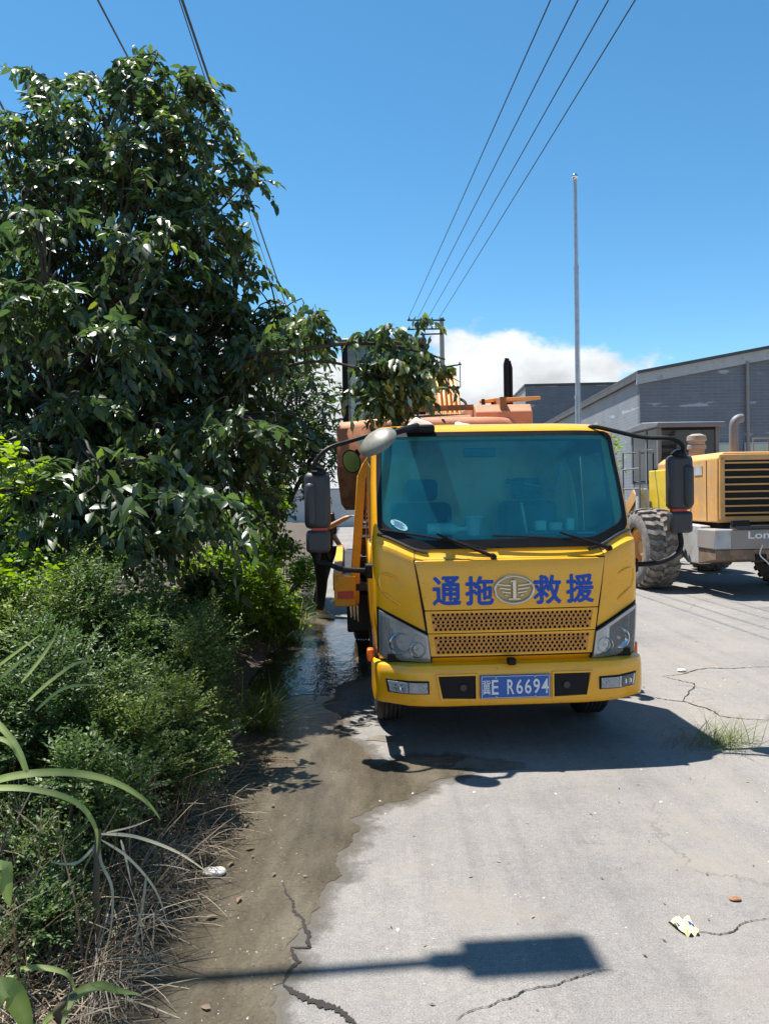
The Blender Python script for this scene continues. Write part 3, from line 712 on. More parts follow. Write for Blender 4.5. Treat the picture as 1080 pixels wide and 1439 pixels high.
def lid(z): return float(np.interp(z, [.651,.95,1.283], [.537,.575,.634]))
# dark gap plate, bonnet lid and the two perforated strips
panel([(-lid(1.283)-.007,1.290),(lid(1.283)+.007,1.290),(lid(.64)+.007,.640),(-lid(.64)-.007,.640)], 24, 10, .003, .004, 'panel_gap', M_BLACK)
lidp = panel([(-lid(1.283),1.283),(lid(1.283),1.283),(lid(.958),.958),(-lid(.958),.958)], 24, 8, .016, .012, 'bonnet_lid', M_YEL, bevel=.004)
M_GRILLE = plain('grille_sheet_paint', (.66,.28,.05), .5, 0, .12, 12)
for (zt_, zb_) in ((.952,.806),(.800,.652)):
    o = [(-lid(zt_),zt_),(lid(zt_),zt_),(lid(zb_),zb_),(-lid(zb_),zb_)]
    ii = [(-lid(zt_)+.035,zt_-.014),(lid(zt_)-.035,zt_-.014),(lid(zb_)-.035,zb_+.014),(-lid(zb_)+.035,zb_+.014)]
    gr = ringpanel(o, ii, 12, .016, .012, 'grille', M_YEL)
    mb = MB(); pit = .0315; row = .0243; hr = .0098; NS = 12
    nrow = 5; z0 = (zt_+zb_)/2 + row*2
    for r_ in range(nrow):
        zc = z0 - r_*row; half = lid(zc)-.046; m = int(2*half/pit)
        for k in range(m+ (0 if r_%2 else 1)):
            xc = -m*pit/2 + k*pit + (pit/2 if r_%2 else 0)
            hx = []
            for q in range(NS):
                a = 2*math.pi*q/NS; c_, s_ = math.cos(a), math.sin(a)
                e = 1/max(abs(c_)/(pit/2), abs(s_)/(row/2)); hx.append((xc+e*c_, zc+e*s_))
            V = [surf(*p, .0145) for p in hx] + [surf(xc+hr*math.cos(2*math.pi*q/NS), zc+hr*math.sin(2*math.pi*q/NS), .0145) for q in range(NS)] \
                + [surf(xc+hr*math.cos(2*math.pi*q/NS), zc+hr*math.sin(2*math.pi*q/NS), .0075) for q in range(NS)]
            mb.add(V, [(q,(q+1)%NS,NS+(q+1)%NS,NS+q) for q in range(NS)] + [(NS+q,NS+(q+1)%NS,2*NS+(q+1)%NS,2*NS+q) for q in range(NS)])
        # close the strip ends
        for sg in (-1,1):
            xa = sg*(m*pit/2+ (pit/2 if r_%2==0 else 0)); xb = sg*(half+.016)
            mb.add([surf(xa,zc-row/2,.0145),surf(xb,zc-row/2,.0145),surf(xb,zc+row/2,.0145),surf(xa,zc+row/2,.0145)],[(0,1,2,3)])
    for zc, dz in ((z0+row/2+.004, .008),(z0-4*row-row/2-.004,.008)):
        xs = [(-1+2*t/12)*(lid(zc)-.03) for t in range(13)]
        mb.add([surf(x,zc-dz/2,.0145) for x in xs]+[surf(x,zc+dz/2,.0145) for x in xs], [(t,t+1,14+t,13+t) for t in range(12)])
    mb.build('perforated_sheet', M_GRILLE, gr, smooth=0, recalc=False)
# body seam lines beside the cowl, shallow moulded dents in the corner panels
for s in (-1, 1):
    MB().tube([surf(s*.634,1.30,.002), surf(s*.632,1.325,.002), surf(s*.62,1.352,.002)], .0035, 5).build('seam', M_BLACK, truck)
    for (pts, r0) in (([(.845,1.20),(.80,1.19),(.74,1.165)],.012),([(.84,1.07),(.79,1.03),(.73,.99)],.014),([(.862,1.19),(.866,1.13),(.845,1.075)],.009)):
        P = [surf(s*x, z, .0) for x, z in pts]
        MB().tube(bez(P,5), [r0*(.35+.65*math.sin(math.pi*(i+.5)/(len(pts)*5-4))) for i in range((len(pts)-1)*5+1)], 8).build('corner_moulding', M_YEL, truck, smooth=80)
# --- headlights
M_HOUS = plain('lamp_housing_chrome', (.88,.89,.90), .3, .1, .3, 22, bmp=.5, bscale=40)
M_HDARK = plain('lamp_housing_grey', (.42,.43,.44), .35, .2, .2, 20)
for s in (-1, 1):
    c = [(s*.872,.955),(s*.560,.792),(s*.540,.612),(s*.872,.622)]
    big = [(s*.884,.978),(s*.548,.806),(s*.526,.600),(s*.884,.606)]
    hl = panel(big, 16, 8, .006, .012, 'headlight', M_BLACK)
    panel([(s*.866,.945),(s*.566,.784),(s*.548,.618),(s*.866,.628)], 16, 8, .012, .006, 'lamp_housing', M_HOUS, hl)
    panel([(s*.868,.948),(s*.80,.912),(s*.80,.626),(s*.868,.628)], 6, 6, .016, .006, 'indicator_bay', M_HDARK, hl)
    for (x, z, r_) in ((.735,.735,.068),(.628,.695,.050)):
        q = surf(s*x, z, .016)
        prof = [(-.016, r_*1.08),(-.020, r_),(.004, r_*.75),(.014, r_*.35),(.015,0.001)]
        MB().lathe(prof, 24, 1, q).build('reflector', M_CHROME, hl)
        MB().lathe([(-.016,.001),(-.014,.010),(.014,.012)], 12, 1, q).build('bulb', M_PAPER, hl)
    for k in range(3):
        a, b = surf(s*(.835-.02*k),.90-.03*k,.020), surf(s*(.800-.02*k),.64,.020)
        MB().tube([a,b], .004, 5).build('lamp_rib', M_CHROME, hl)
    ringpanel(c, [(s*.858,.925),(s*.578,.778),(s*.560,.630),(s*.858,.640)], 10, .036, .030, 'lamp_rim', M_STEEL, hl)
    panel([(s*.858,.925),(s*.578,.778),(s*.560,.630),(s*.858,.640)], 12, 6, .034, .004, 'lamp_lens', M_LENS, hl)
# --- bumper
def BB(s, k=0):
    a = abs(s); b = .012*a*a + .10*sm(.72,1.0,a)
    if a > .93: t = (a-.93)/.07; b += .09*(1-math.sqrt(max(0,1-t*t)))
    return b + k
BZ = [(.318,.10),(.322,.045),(.335,.012),(.365,.0),(.45,-.004),(.545,-.002),(.575,.004),(.598,.018),(.608,.04),(.610,.11)]
bs = [-1,-.992,-.98,-.96,-.94,-.9,-.84,-.76,-.66,-.5,-.25]; bs = bs+[0]+[-x for x in bs[::-1]]
mb = MB(); V = []
for (z, k) in BZ:
    rw = [Vector((s*(.912-(.010 if k>.03 else 0)), BB(s,k), z + .02*sm(.5,1,abs(s))*(1 if z<.4 else 0))) for s in bs]
    rw = [Vector((rw[0].x, .62, z))] + rw + [Vector((rw[-1].x, .62, z))]; V += rw
nb = len(bs)+2
mb.add(V, [(i*nb+j, i*nb+j+1, (i+1)*nb+j+1, (i+1)*nb+j) for i in range(len(BZ)-1) for j in range(nb-1)])
bp = mb.build('bumper', M_YEL, truck, smooth=32)
def bpt(x, z, off=0): return Vector((x, BB(x/.912, -.003)-off, z))
def bpanel(c, nx, off, thick, name, mat, parent):
    mb = MB(); V = []
    for t in [i/nx for i in range(nx+1)]:
        a = [c[0][m]+(c[1][m]-c[0][m])*t for m in (0,1)]; b = [c[3][m]+(c[2][m]-c[3][m])*t for m in (0,1)]
        V += [bpt(*a,off-thick), bpt(*a,off), bpt(*b,off), bpt(*b,off-thick)]
    mb.add(V, [(4*q+m,4*q+4+m,4*q+4+(m+1)%4,4*q+(m+1)%4) for q in range(nx) for m in range(4)] + [(0,1,2,3),(4*nx+3,4*nx+2,4*nx+1,4*nx)])
    return mb.build(name, mat, parent, smooth=30, bevel=.003)
def bring(c, w, nx, off, thick, name, mat, parent):
    i_ = [(c[0][0]+w*(1 if c[1][0]>c[0][0] else -1),c[0][1]-w),(c[1][0]-w*(1 if c[1][0]>c[0][0] else -1),c[1][1]-w),(c[2][0]-w*(1 if c[1][0]>c[0][0] else -1),c[2][1]+w),(c[3][0]+w*(1 if c[1][0]>c[0][0] else -1),c[3][1]+w)]
    mb = MB()
    for k in range(4):
        a,b,cc,d = c[k],c[(k+1)%4],i_[(k+1)%4],i_[k]; V = []
        for t in [q/nx for q in range(nx+1)]:
            A = (a[0]+(b[0]-a[0])*t, a[1]+(b[1]-a[1])*t); C = (d[0]+(cc[0]-d[0])*t, d[1]+(cc[1]-d[1])*t)
            V += [bpt(*A,off-thick), bpt(*A,off), bpt(*C,off), bpt(*C,off-thick)]
        mb.add(V, [(4*q+m,4*q+4+m,4*q+5+m,4*q+1+m) for q in range(nx) for m in range(3)])
    return mb.build(name, mat, parent, smooth=30)
for s in (-1, 1):
    c = [(s*.255,.536),(s*.500,.536),(s*.478,.392),(s*.255,.385)]
    q = bpanel(c, 6, .003, .006, 'air_intake', M_BLACK, truck); bring([(s*.245,.548),(s*.516,.548),(s*.486,.378),(s*.245,.372)], .012, 6, .012, .014, 'intake_rim', M_YEL, q)
    MB().tube([bpt(s*.34,.46,.004), bpt(s*.34,.46,.018)], .022, 12).build('tow_eye', M_DARKP, q)
    fo = bpanel([(s*.840,.516),(s*.560,.505),(s*.560,.420),(s*.825,.426)], 8, .006, .008, 'fog_lamp', M_BLACK, truck)
    bpanel([(s*.825,.504),(s*.700,.499),(s*.700,.430),(s*.812,.436)], 5, .010, .003, 'fog_reflector', M_HOUS, fo)
    bpanel([(s*.690,.498),(s*.575,.494),(s*.575,.430),(s*.690,.431)], 5, .010, .003, 'fog_insert', M_HDARK, fo)
    for xx in (.725,.765,.60): MB().lathe([(0,.001),(.008,.016),(.002,.026)], 14, 1, bpt(s*xx,.465,.014)).build('fog_bowl', M_CHROME, fo)
    bpanel([(s*.828,.506),(s*.570,.497),(s*.570,.427),(s*.815,.433)], 8, .018, .003, 'fog_lens', M_LENS, fo)
MB().span((-.82,.13,.56),(.82,.24,.66)).build('lower_gap_plate', M_BLACK, truck)
MB().box((-.02,.0,.622),(.055,.06,.045)).build('front_camera', M_BLACK, truck, bevel=.01)
# number plate
bpanel([(-.229,.535),(.229,.535),(.229,.385),(-.229,.385)], 2, .020, .020, 'number_plate', M_PLATE, truck)
plate = [o for o in truck.children if o.name.startswith('number_plate')][0]
def flat_text(txt, w, h, bold, name, mat, parent, place, thick=0):
    cu = bpy.data.curves.new(name, 'FONT'); cu.body = txt; cu.size = 1; cu.offset = bold; cu.resolution_u = 3; cu.fill_mode = 'FRONT'
    ob = bpy.data.objects.new(name, cu); COL.objects.link(ob)
    dg = bpy.context.evaluated_depsgraph_get(); dg.update(); me = bpy.data.meshes.new_from_object(ob.evaluated_get(dg))
    bpy.data.objects.remove(ob); bpy.data.curves.remove(cu)
    bm = bmesh.new(); bm.from_mesh(me); bmesh.ops.remove_doubles(bm, verts=bm.verts, dist=1e-5)
    co = [v.co.copy() for v in bm.verts]
    x0, x1 = min(c.x for c in co), max(c.x for c in co); y0, y1 = min(c.y for c in co), max(c.y for c in co)
    for v in bm.verts: v.co = place(((v.co.x-x0)/(x1-x0)-.5)*w, ((v.co.y-y0)/(y1-y0)-.5)*h)
    bm.to_mesh(me); bm.free(); me.name = name
    o = bpy.data.objects.new(name, me); COL.objects.link(o); me.materials.append(mat); o.parent = parent; return o
def plate_pt(cx, cz): return lambda u, v: bpt(cx+u, cz+v, .0225)
for ch, cx, w in (('冀',-.190,.052),('E',-.134,.044),('R',-.032,.046),('6',.026,.044),('6',.082,.044),('9',.138,.044),('4',.194,.048)):
    flat_text(ch, w, .096, .012 if ch != '冀' else .004, 'plate_character', M_WHITE, plate, plate_pt(cx,.460))
for (a, b) in (((-.222,.528),(.222,.531)),((-.222,.389),(.222,.392)),((-.222,.389),(-.219,.531)),((.219,.389),(.222,.531))):
    MB().add([bpt(a[0],a[1],.0222),bpt(b[0],a[1],.0222),bpt(b[0],b[1],.0222),bpt(a[0],b[1],.0222)],[(0,1,2,3)]).build('plate_border', M_WHITE, plate, smooth=0)
for xx in (-.128,.128):
    for zz in (.524,.396): MB().lathe([(-.026,.001),(-.026,.006),(-.0215,.008)], 10, 1, Vector((xx, bpt(xx,zz).y, zz))).build('plate_bolt', M_STEEL, plate)
# lettering and emblem on the lid
for ch, cx, zc in (('通',-.430,1.085),('拖',-.215,1.083),('救',.235,1.080),('援',.455,1.083)):
    bold = None
    for q, (ox, oz) in enumerate(((0,0),(.0055,0),(-.0055,0),(0,.0055),(0,-.0055),(.004,.004),(-.004,-.004))):
        t_ = flat_text(ch, .178, .182, 0, 'lettering', M_BLUE, lidp, (lambda cx, zc, of: (lambda u, v: surf(cx+u, zc+v, of)))(cx+ox, zc+oz, .0175+.0004*q))
        if bold is None: bold = t_
        else:
            bm = bmesh.new(); bm.from_mesh(bold.data); bm.from_mesh(t_.data); bm.to_mesh(bold.data); bm.free(); me_ = t_.data; bpy.data.objects.remove(t_); bpy.data.meshes.remove(me_)
M_GOLD = plain('emblem_metal', (.62,.58,.50), .25, .9, .1, 10); M_EMB = plain('emblem_field', (.50,.34,.12), .4, .3, .1, 10)
def ell(a, rx, rz, off): return surf(.012+rx*math.cos(a), 1.086+rz*math.sin(a), off)
n = 48; A = [2*math.pi*i/n for i in range(n)]
em = MB().add([ell(a,.122,.082,.020) for a in A]+[ell(a,.122,.082,.014) for a in A], [tuple(range(n))]+[(i,(i+1)%n,n+(i+1)%n,n+i) for i in range(n)]).build('emblem', M_EMB, lidp)
P = [ell(a,.128,.088,.024) for a in A]; MB().tube(P+[P[0]], .0095, 8, caps=False).build('emblem_rim', M_GOLD, em)
def ebar(x0, z0, x1, z1, w): MB().beam(surf(.012+x0,1.086+z0,.024), surf(.012+x1,1.086+z1,.024), .012, w, up=(0,0,1)).build('emblem_bar', M_GOLD, em, bevel=.002)
MB().box(surf(.012,1.086,.028),(.024,.014,.128)).build('emblem_bar', M_GOLD, em, bevel=.003)
ebar(-.04,-.062,.04,-.062,.012); ebar(-.026,.052,.01,.062,.014)
for s in (-1,1):
    for (z, l, x0) in ((.030,.088,.022),(.006,.078,.022),(-.018,.062,.022)):
        ebar(s*x0, z-.004, s*(x0+l*.55), z, .011); ebar(s*(x0+l*.5), z, s*(x0+l), z+.006, .010)
    ebar(s*.04,-.040,s*.062,-.034,.010)
# faded inspection sticker on the screen
stk = MB().add([S(-.80+.062*math.cos(a)*1.0, 1.462+.030*math.sin(a), .0098) for a in A], [tuple(range(n))]).build('screen_sticker', M_TEALP, truck)
for k in range(5): MB().add([S(-.80+x, 1.462+z, .0106) for x, z in ((-.045+.01*(k%2),-.019+.009*k),(.040-.012*((k+1)%2),-.019+.009*k),(.040-.012*((k+1)%2),-.015+.009*k),(-.045+.01*(k%2),-.015+.009*k))],[(0,1,2,3)]).build('sticker_line', M_PLATE, stk, smooth=0)
# --- wipers
def pix_s(px, py, Y=5.14):
    p = tl(at(px, py, Y)); return p
for (pv, e, b0, b1) in (((690,781),(612,750),(532,744),(682,771)), ((856,770),(786,748),(690,752),(842,764))):
    a = pix_s(*pv); k = pix_s(*e, 5.17); q0, q1 = pix_s(*b0, 5.2), pix_s(*b1, 5.15)
    a = surf(a.x, a.z, .035); k = surf(k.x, k.z, .05); q0 = surf(q0.x,q0.z,.03); q1 = surf(q1.x,q1.z,.03)
    w_ = MB().tube([a, a.lerp(k,.3)-Vector((0,.012,0)), k], [.013,.011,.007], 8).build('wiper', M_BLACK, truck)
    MB().tube(bez([q0, q0.lerp(q1,.5)-Vector((0,.01,-.012)), q1],5), .008, 6).build('wiper_blade', M_BLACK, w_)
    MB().lathe([(-.03,.001),(-.03,.018),(.03,.022)], 14, 1, a+Vector((0,.01,0))).build('wiper_pivot', M_BLACK, w_)
# --- mirrors (both sides alike, plus the round one over the passenger corner)
for s in (-1, 1):
    dm = -.085 if s < 0 else 0.0
    mr = MB().tube(bez([S(s*.80,2.175,-.03), S(s*.86,2.19,.04), (s*1.03,.44,2.105), (s*1.20,.34,2.085+dm*.5), (s*1.285,.33,2.03+dm), (s*1.275,.33,1.95+dm)],5), [.0155]*26, 10).build('mirror_arm', M_BLACK, truck)
    MB().tube(bez([(s*1.27,.36,1.42+dm), (s*1.275,.35,1.33+dm*.7), (s*1.22,.34,1.26), (s*1.10,.33,1.215), (s*.88,.34,1.20)],5), .018, 10).build('lower_arm', M_BLACK, mr)
    MB().box((s*.905,.36,1.20),(.10,.11,.10)).build('arm_bracket', M_BLACK, mr, bevel=.015)
    MB().box((s*1.272,.36,1.775+dm),(.178,.10,.385)).build('mirror_housing', M_DARKP, mr, bevel=.035)
    MB().box((s*1.318,.335,1.75+dm),(.075,.10,.30)).build('mirror_cap', M_DARKP, mr, bevel=.03)
    MB().box((s*1.272,.414,1.775+dm),(.15,.006,.34)).build('mirror_glass', M_CHROME, mr)
    MB().box((s*1.272,.36,1.495+dm),(.165,.09,.155)).build('small_mirror', M_DARKP, mr, bevel=.025)
    MB().box((s*1.272,.408,1.495+dm),(.14,.006,.13)).build('mirror_glass', M_CHROME, mr)
    MB().box((s*1.262,.36,1.578+dm),(.11,.05,.03)).build('mirror_clamp', M_RED, mr, bevel=.006)
    MB().lathe([(1.955,.001),(1.955,.05),(1.975,.055),(2.0,.035),(2.01,.001)], 14, 2, (s*1.262,.35,dm)).build('mirror_knob', M_BLACK, mr)
rm_c = tl(at(531, 621, 5.12))
ax = Vector((.52,-.55,.62)).normalized()
rmo = bpy.data.objects.new('round_mirror', None)
mb = MB().lathe([(-.055,.001),(-.052,.05),(-.036,.10),(-.010,.132),(.006,.136),(.006,.001)], 32, 2)
mt = Matrix.Translation(rm_c) @ Vector((.5,.5,-.72)).normalized().to_track_quat('Z','X').to_matrix().to_4x4()
mb.v = [tuple(mt @ Vector(p)) for p in mb.v]
rmo = mb.build('round_mirror', plain('mirror_shell_grey', (.20,.195,.155), .45, 0, .15, 25), truck, smooth=40)
MB().tube([rm_c+Vector((.02,.03,.035)), tl(at(566,604,5.2)), tl(at(585,600,5.4))], [.02,.024,.03], 10).build('mirror_stem', M_BLACK, rmo)
MB().box(tl(at(590,603,5.42)),(.20,.10,.06)).build('mirror_mount', M_BLACK, rmo, bevel=.02)
mb = MB().lathe([(-.02,.001),(-.02,.055),(.006,.068),(.008,.001)], 24, 2)
mt = Matrix.Translation(tl(at(494,648,5.35))) @ Vector((-.25,-.75,-.35)).normalized().to_track_quat('Z','X').to_matrix().to_4x4()
mb.v = [tuple(mt @ Vector((p[0]*1.3,p[1],p[2]))) for p in mb.v]
cm = mb.build('corner_mirror', M_BLACK, truck, smooth=40)
mb = MB().lathe([(.0085,.001),(.0085,.060)], 24, 2); mb.v = [tuple(mt @ Vector((p[0]*1.3,p[1],p[2]))) for p in mb.v]
mb.build('mirror_glass', M_CHROME, cm)
MB().tube([tl(at(505,640,5.35)), tl(at(500,632,5.35))], .012, 6).build('mirror_stem', M_BLACK, cm)
# --- doors, side glass
for s in (-1, 1):
    zz = lambda z: z
    gl = MB().grid(lambda y, z: (s*(WZ(z)+.004), y, z), [.62,.9,1.28,1.42], [1.38,1.5,1.7,1.9,2.09]).build('door_window', M_WSCREEN, truck)
    d = MB().grid(lambda y, z: (s*(WZ(z)+.010), y, z), [.55,.8,1.1,1.45], [.62,.8,1.0,1.2,1.37]).build('door', M_YEL, truck, solid=.012)
    MB().box((s*.935,1.30,1.18),(.025,.16,.045)).build('handle', M_BLACK, d, bevel=.008)
    MB().span((s*.80,.40,.36),(s*.90,.62,.42)).build('step', M_DSTEEL, truck, bevel=.01)
    MB().span((s*.905,.33,.575),(s*.95,.41,.66)).build('side_marker_lamp', M_ORANGE, truck, bevel=.012)
    arc = [(.98+.47*math.cos(R(a)), .40+.47*math.sin(R(a))) for a in range(-8,189,12)]
    inn = [(.98+.43*math.cos(R(a)), .40+.43*math.sin(R(a))) for a in range(188,-9,-12)]
    MB().prism(arc+inn, 0, s*.60, s*.90).build('mudguard', M_DSTEEL, truck)
# --- cab interior
MB().span((-.80,.3,.50),(.80,1.55,.80)).build('cab_floor', M_DASH, truck)
MB().prism([(.28,.9),(.60,.85),(.64,1.22),(.56,1.40),(.24,1.432),(.22,1.2)], 0, -.82, .82).build('dashboard', M_DASH, truck, bevel=.02)
for s in (-.44, .44):
    st = MB().box((s,1.05,.95),(.50,.50,.16)).build('seat', M_SEAT, truck, bevel=.05)
    MB().box((s,1.38,1.33),(.48,.14,.66), Euler((R(-10),0,0)).to_matrix()).build('backrest', M_SEAT, st, bevel=.05)
    MB().box((s,1.46,1.76),(.26,.10,.18)).build('headrest', M_SEAT, st, bevel=.04)
sw_ = MB().lathe([(0.016*math.cos(a), .20+.016*math.sin(a)) for a in [2*math.pi*i/8 for i in range(8)]], 32, 2, closed=True)
mt = Matrix.Translation((.44,.62,1.36)) @ Matrix.Rotation(R(38),4,'X'); sw_.v = [tuple(mt @ Vector(p)) for p in sw_.v]
sw_.tube([mt@Vector((-.19,0,0)), mt@Vector((.19,0,0))], .014, 6); sw_.tube([mt@Vector((0,0,0)), mt@Vector((0,.02,-.25))], .025, 8)
sw_.build('steering_wheel', M_BLACK, truck)
MB().tube(bez([(.60,1.2,2.10),(.66,1.0,1.9),(.70,.95,1.6),(.71,.95,1.32)],6), .020, 4).build('seat_belt', M_STRAP, truck)
MB().box((-.10,.62,2.02),(.24,.03,.07)).build('rear_view_mirror', M_DARKP, truck, bevel=.012)
stl = tl(at(722,677,5.6)); MB().tube([stl-Vector((.06,0,-.006)), stl+Vector((.06,0,-.01))], .019, 10).build('visor_grip', M_BLACK, truck)
MB().tube([stl+Vector((.06,0,-.01)), tl(at(780,688,5.6)), tl(at(790,640,5.75))], .008, 6).build('grip_rod', M_STEEL, truck)
# --- chassis, wheels
for s in (-1, 1): MB().span((s*.34,.35,.48),(s*.42,6.3,.70)).build('chassis_rail', M_DSTEEL, truck)
MB().tube([(-.75,.98,.40),(.75,.98,.40)], .06, 10).build('front_axle', M_DSTEEL, truck)
MB().tube([(-.75,4.3,.40),(.75,4.3,.40)], .08, 10).build('rear_axle', M_DSTEEL, truck)
def wheel(x, y, r, w, name='wheel'):
    sgn = 1 if x > 0 else -1
    prof = [(-w*.5+.02,r*.56),(-w*.5,r*.66),(-w*.52,r*.82),(-w*.44,r*.955),(-w*.36,r*.985)]
    tr = []
    for k in range(5):
        c_ = -w*.30 + k*w*.15; tr += [(c_-w*.05,r),(c_+w*.045,r),(c_+w*.05,r*.972),(c_+w*.095,r*.972)]
    prof = prof + tr[:-2] + [(-h,q) for h, q in prof[::-1]]
    o = MB().lathe(prof, 40, 0, (x,y,r)).build(name, M_RUBBER, truck, smooth=30)
    MB().lathe([(-w*.42*sgn,r*.57),(w*.20*sgn,r*.56),(w*.30*sgn,r*.50),(w*.10*sgn,r*.34),(w*.22*sgn,r*.22),(w*.26*sgn,.001)], 28, 0, (x,y,r)).build('rim', M_STEEL, o, smooth=30)
    for k in range(6):
        a = 2*math.pi*k/6; MB().lathe([(w*.10*sgn,.014),(w*.22*sgn,.012),(w*.23*sgn,.001)], 8, 0, (x,y+r*.28*math.cos(a),r+r*.28*math.sin(a))).build('wheel_nut', M_DSTEEL, o)
    return o
for s in (-1, 1):
    wheel(s*.77, .98, .385, .215)
    wheel(s*.66, 4.3, .385, .20); wheel(s*.90, 4.3, .385, .20)
# --- flatbed: headboard, deck, side rails, corner boxes
bedx, bz = 1.17, .95
MB().span((-bedx,1.80,bz-.06),(bedx,6.6,bz)).build('deck', M_DSTEEL, truck)
for s in (-1, 1):
    MB().span((s*(bedx-.055),1.801,bz-.055),(s*(bedx+.03),6.6,bz+.09)).build('side_rail', M_YEL2, truck, bevel=.008)
    for k in range(6): MB().span((s*(bedx+.0301),2.2+k*.75,bz-.02),(s*(bedx+.033),2.5+k*.75,bz+.035)).build('reflective_tape', M_RED if k%2 else M_WHITE, truck, smooth=0)
    bx_ = MB().span((s*(bedx-.17),1.74,bz-.19),(s*(bedx+.02),1.99,bz+.075)).build('corner_box', M_YEL2, truck, bevel=.01)
    MB().span((s*(bedx-.15),1.733,bz-.12),(s*(bedx-.01),1.7395,bz-.055)).build('reflector', M_RED, bx_)
    # slanting headboard arm
    P = [Vector((s*abs(q.x), 1.84, q.z)) for q in [tl(at(*pp, 6.9)) for pp in ((498,862),(499,797),(507,672),(513,657),(524,640))]]
    mb = MB()
    for a, b in zip(P[:-1], P[1:]): mb.beam(a, Vector(b)+(Vector(b)-Vector(a)).normalized()*.02, .075, .08, up=(0,1,0))
    mb.build('headboard_arm', M_YEL2, truck, bevel=.008)
    MB().span((s*.80,1.86,.98),(s*.90,1.92,1.75)).build('headboard_stay', M_EXCD, truck)
    for k in range(3): MB().tube([(s*(.98+.03*k),1.78,.62+.02*k),(s*(.985+.03*k),1.79,.78)], .012, 6).build('control_lever', M_CHROME, truck)
    MB().span((s*.62,2.5,.40),(s*1.08,3.3,.78)).build('tool_box', M_DSTEEL, truck, bevel=.02)
    MB().prism([(4.3+.5*math.cos(R(a)),.385+.46*math.sin(R(a))) for a in range(0,181,12)]+[(4.3+.46*math.cos(R(a)),.385+.42*math.sin(R(a))) for a in range(180,-1,-12)], 0, s*.55, s*1.05).build('mudguard', M_DSTEEL, truck)
for z in (1.0, 1.35, 1.8): MB().span((-.80,1.83,z),(.80,1.89,z+.07)).build('headboard_bar', M_YEL2, truck, bevel=.006)
MB().lathe([(-.3,.13),(-.3,.05),(.3,.05),(.3,.13)], 20, 0, (0,2.05,bz+.16)).build('winch_drum', M_DSTEEL, truck)
# things on the dashboard
def item(name, label, cat, px, py, Y): return thing(name, label, cat, at(px, py, Y))
dz = 1.432
def dash(x, y): return tw((x, y, dz))
o = thing('cup', 'round pale lidded cup standing on the dashboard beside the bottle', 'cup', dash(-.20,.34))
MB().lathe([(0,.001),(0,.042),(.12,.062),(.12,.001)], 20, 2).build('cup_body', M_PAPER, o)
MB().lathe([(.121,.001),(.121,.080),(.135,.074),(.138,.001)], 24, 2).build('cup_lid', M_PAPER, o)
o = thing('bottle', 'mint green plastic bottle lying on the dashboard', 'bottle', dash(-.40,.34))
MB().lathe([(-.12,.001),(-.12,.042),(.04,.045),(.08,.03),(.10,.016),(.14,.016),(.14,.001)], 18, 0, (0,0,.046)).build('bottle_body', M_TEALP, o)
MB().lathe([(.14,.018),(.165,.018),(.165,.001)], 12, 0, (0,0,.046)).build('bottle_cap', M_PAPER, o)
o = thing('storage_tray', 'clear plastic tray of oddments on the dashboard by the steering wheel', 'tray', dash(.36,.34))
MB().span((-.15,-.07,0),(.15,.07,.02)).build('tray_base', M_GLASS, o, bevel=.006)
for k, (x, y, w, h) in enumerate([(-.09,.0,.08,.075),(.02,.02,.09,.06),(.11,-.01,.06,.09)]): MB().span((x-w/2,y-.04,.02),(x+w/2,y+.04,.02+h)).build('tray_content', M_TEALP if k!=1 else M_PAPER, o, bevel=.012)
o = thing('stick', 'thin pale stick leaning against the dashboard', 'stick', dash(.20,.44)); MB().tube([(0,0,0),(-.035,.02,.22)], .010, 6).build('stick_shaft', M_PAPER, o)
o = thing('paper_card', 'small white card lying at the corner of the dashboard', 'card', dash(.58,.33)); MB().span((-.07,-.03,0),(.07,.03,.006)).build('card_sheet', M_PAPER, o)
for k, (px_, lab) in enumerate(((592,'crumpled pale sack on the cab roof beside the round mirror'),(650,'crumpled pale sack lying flat on the cab roof'))):
    p = tw((tl(at(px_, 590, 6.3)).x, 1.28, 2.225)); rr_ = random.Random(k)
    o = thing('plastic_sack', lab, 'sack', p)
    MB().add([(x*(.16-.03*k)*rr_.uniform(.7,1.2), y*.10*rr_.uniform(.7,1.2), z*(.15-.04*k)*rr_.uniform(.8,1.1)) for x, y, z in ((-1,-1,0),(1,-1,0),(1.1,1,0),(-1,1,0),(-.5,-.4,.8),(.3,-.5,.55),(.6,.4,.45),(-.3,.5,.95))],
        [(0,1,2,3),(0,1,5,4),(1,2,6,5),(2,3,7,6),(3,0,4,7),(4,5,6,7)]).build('sack_body', M_CLOUDW, o, smooth=0, bevel=.02)
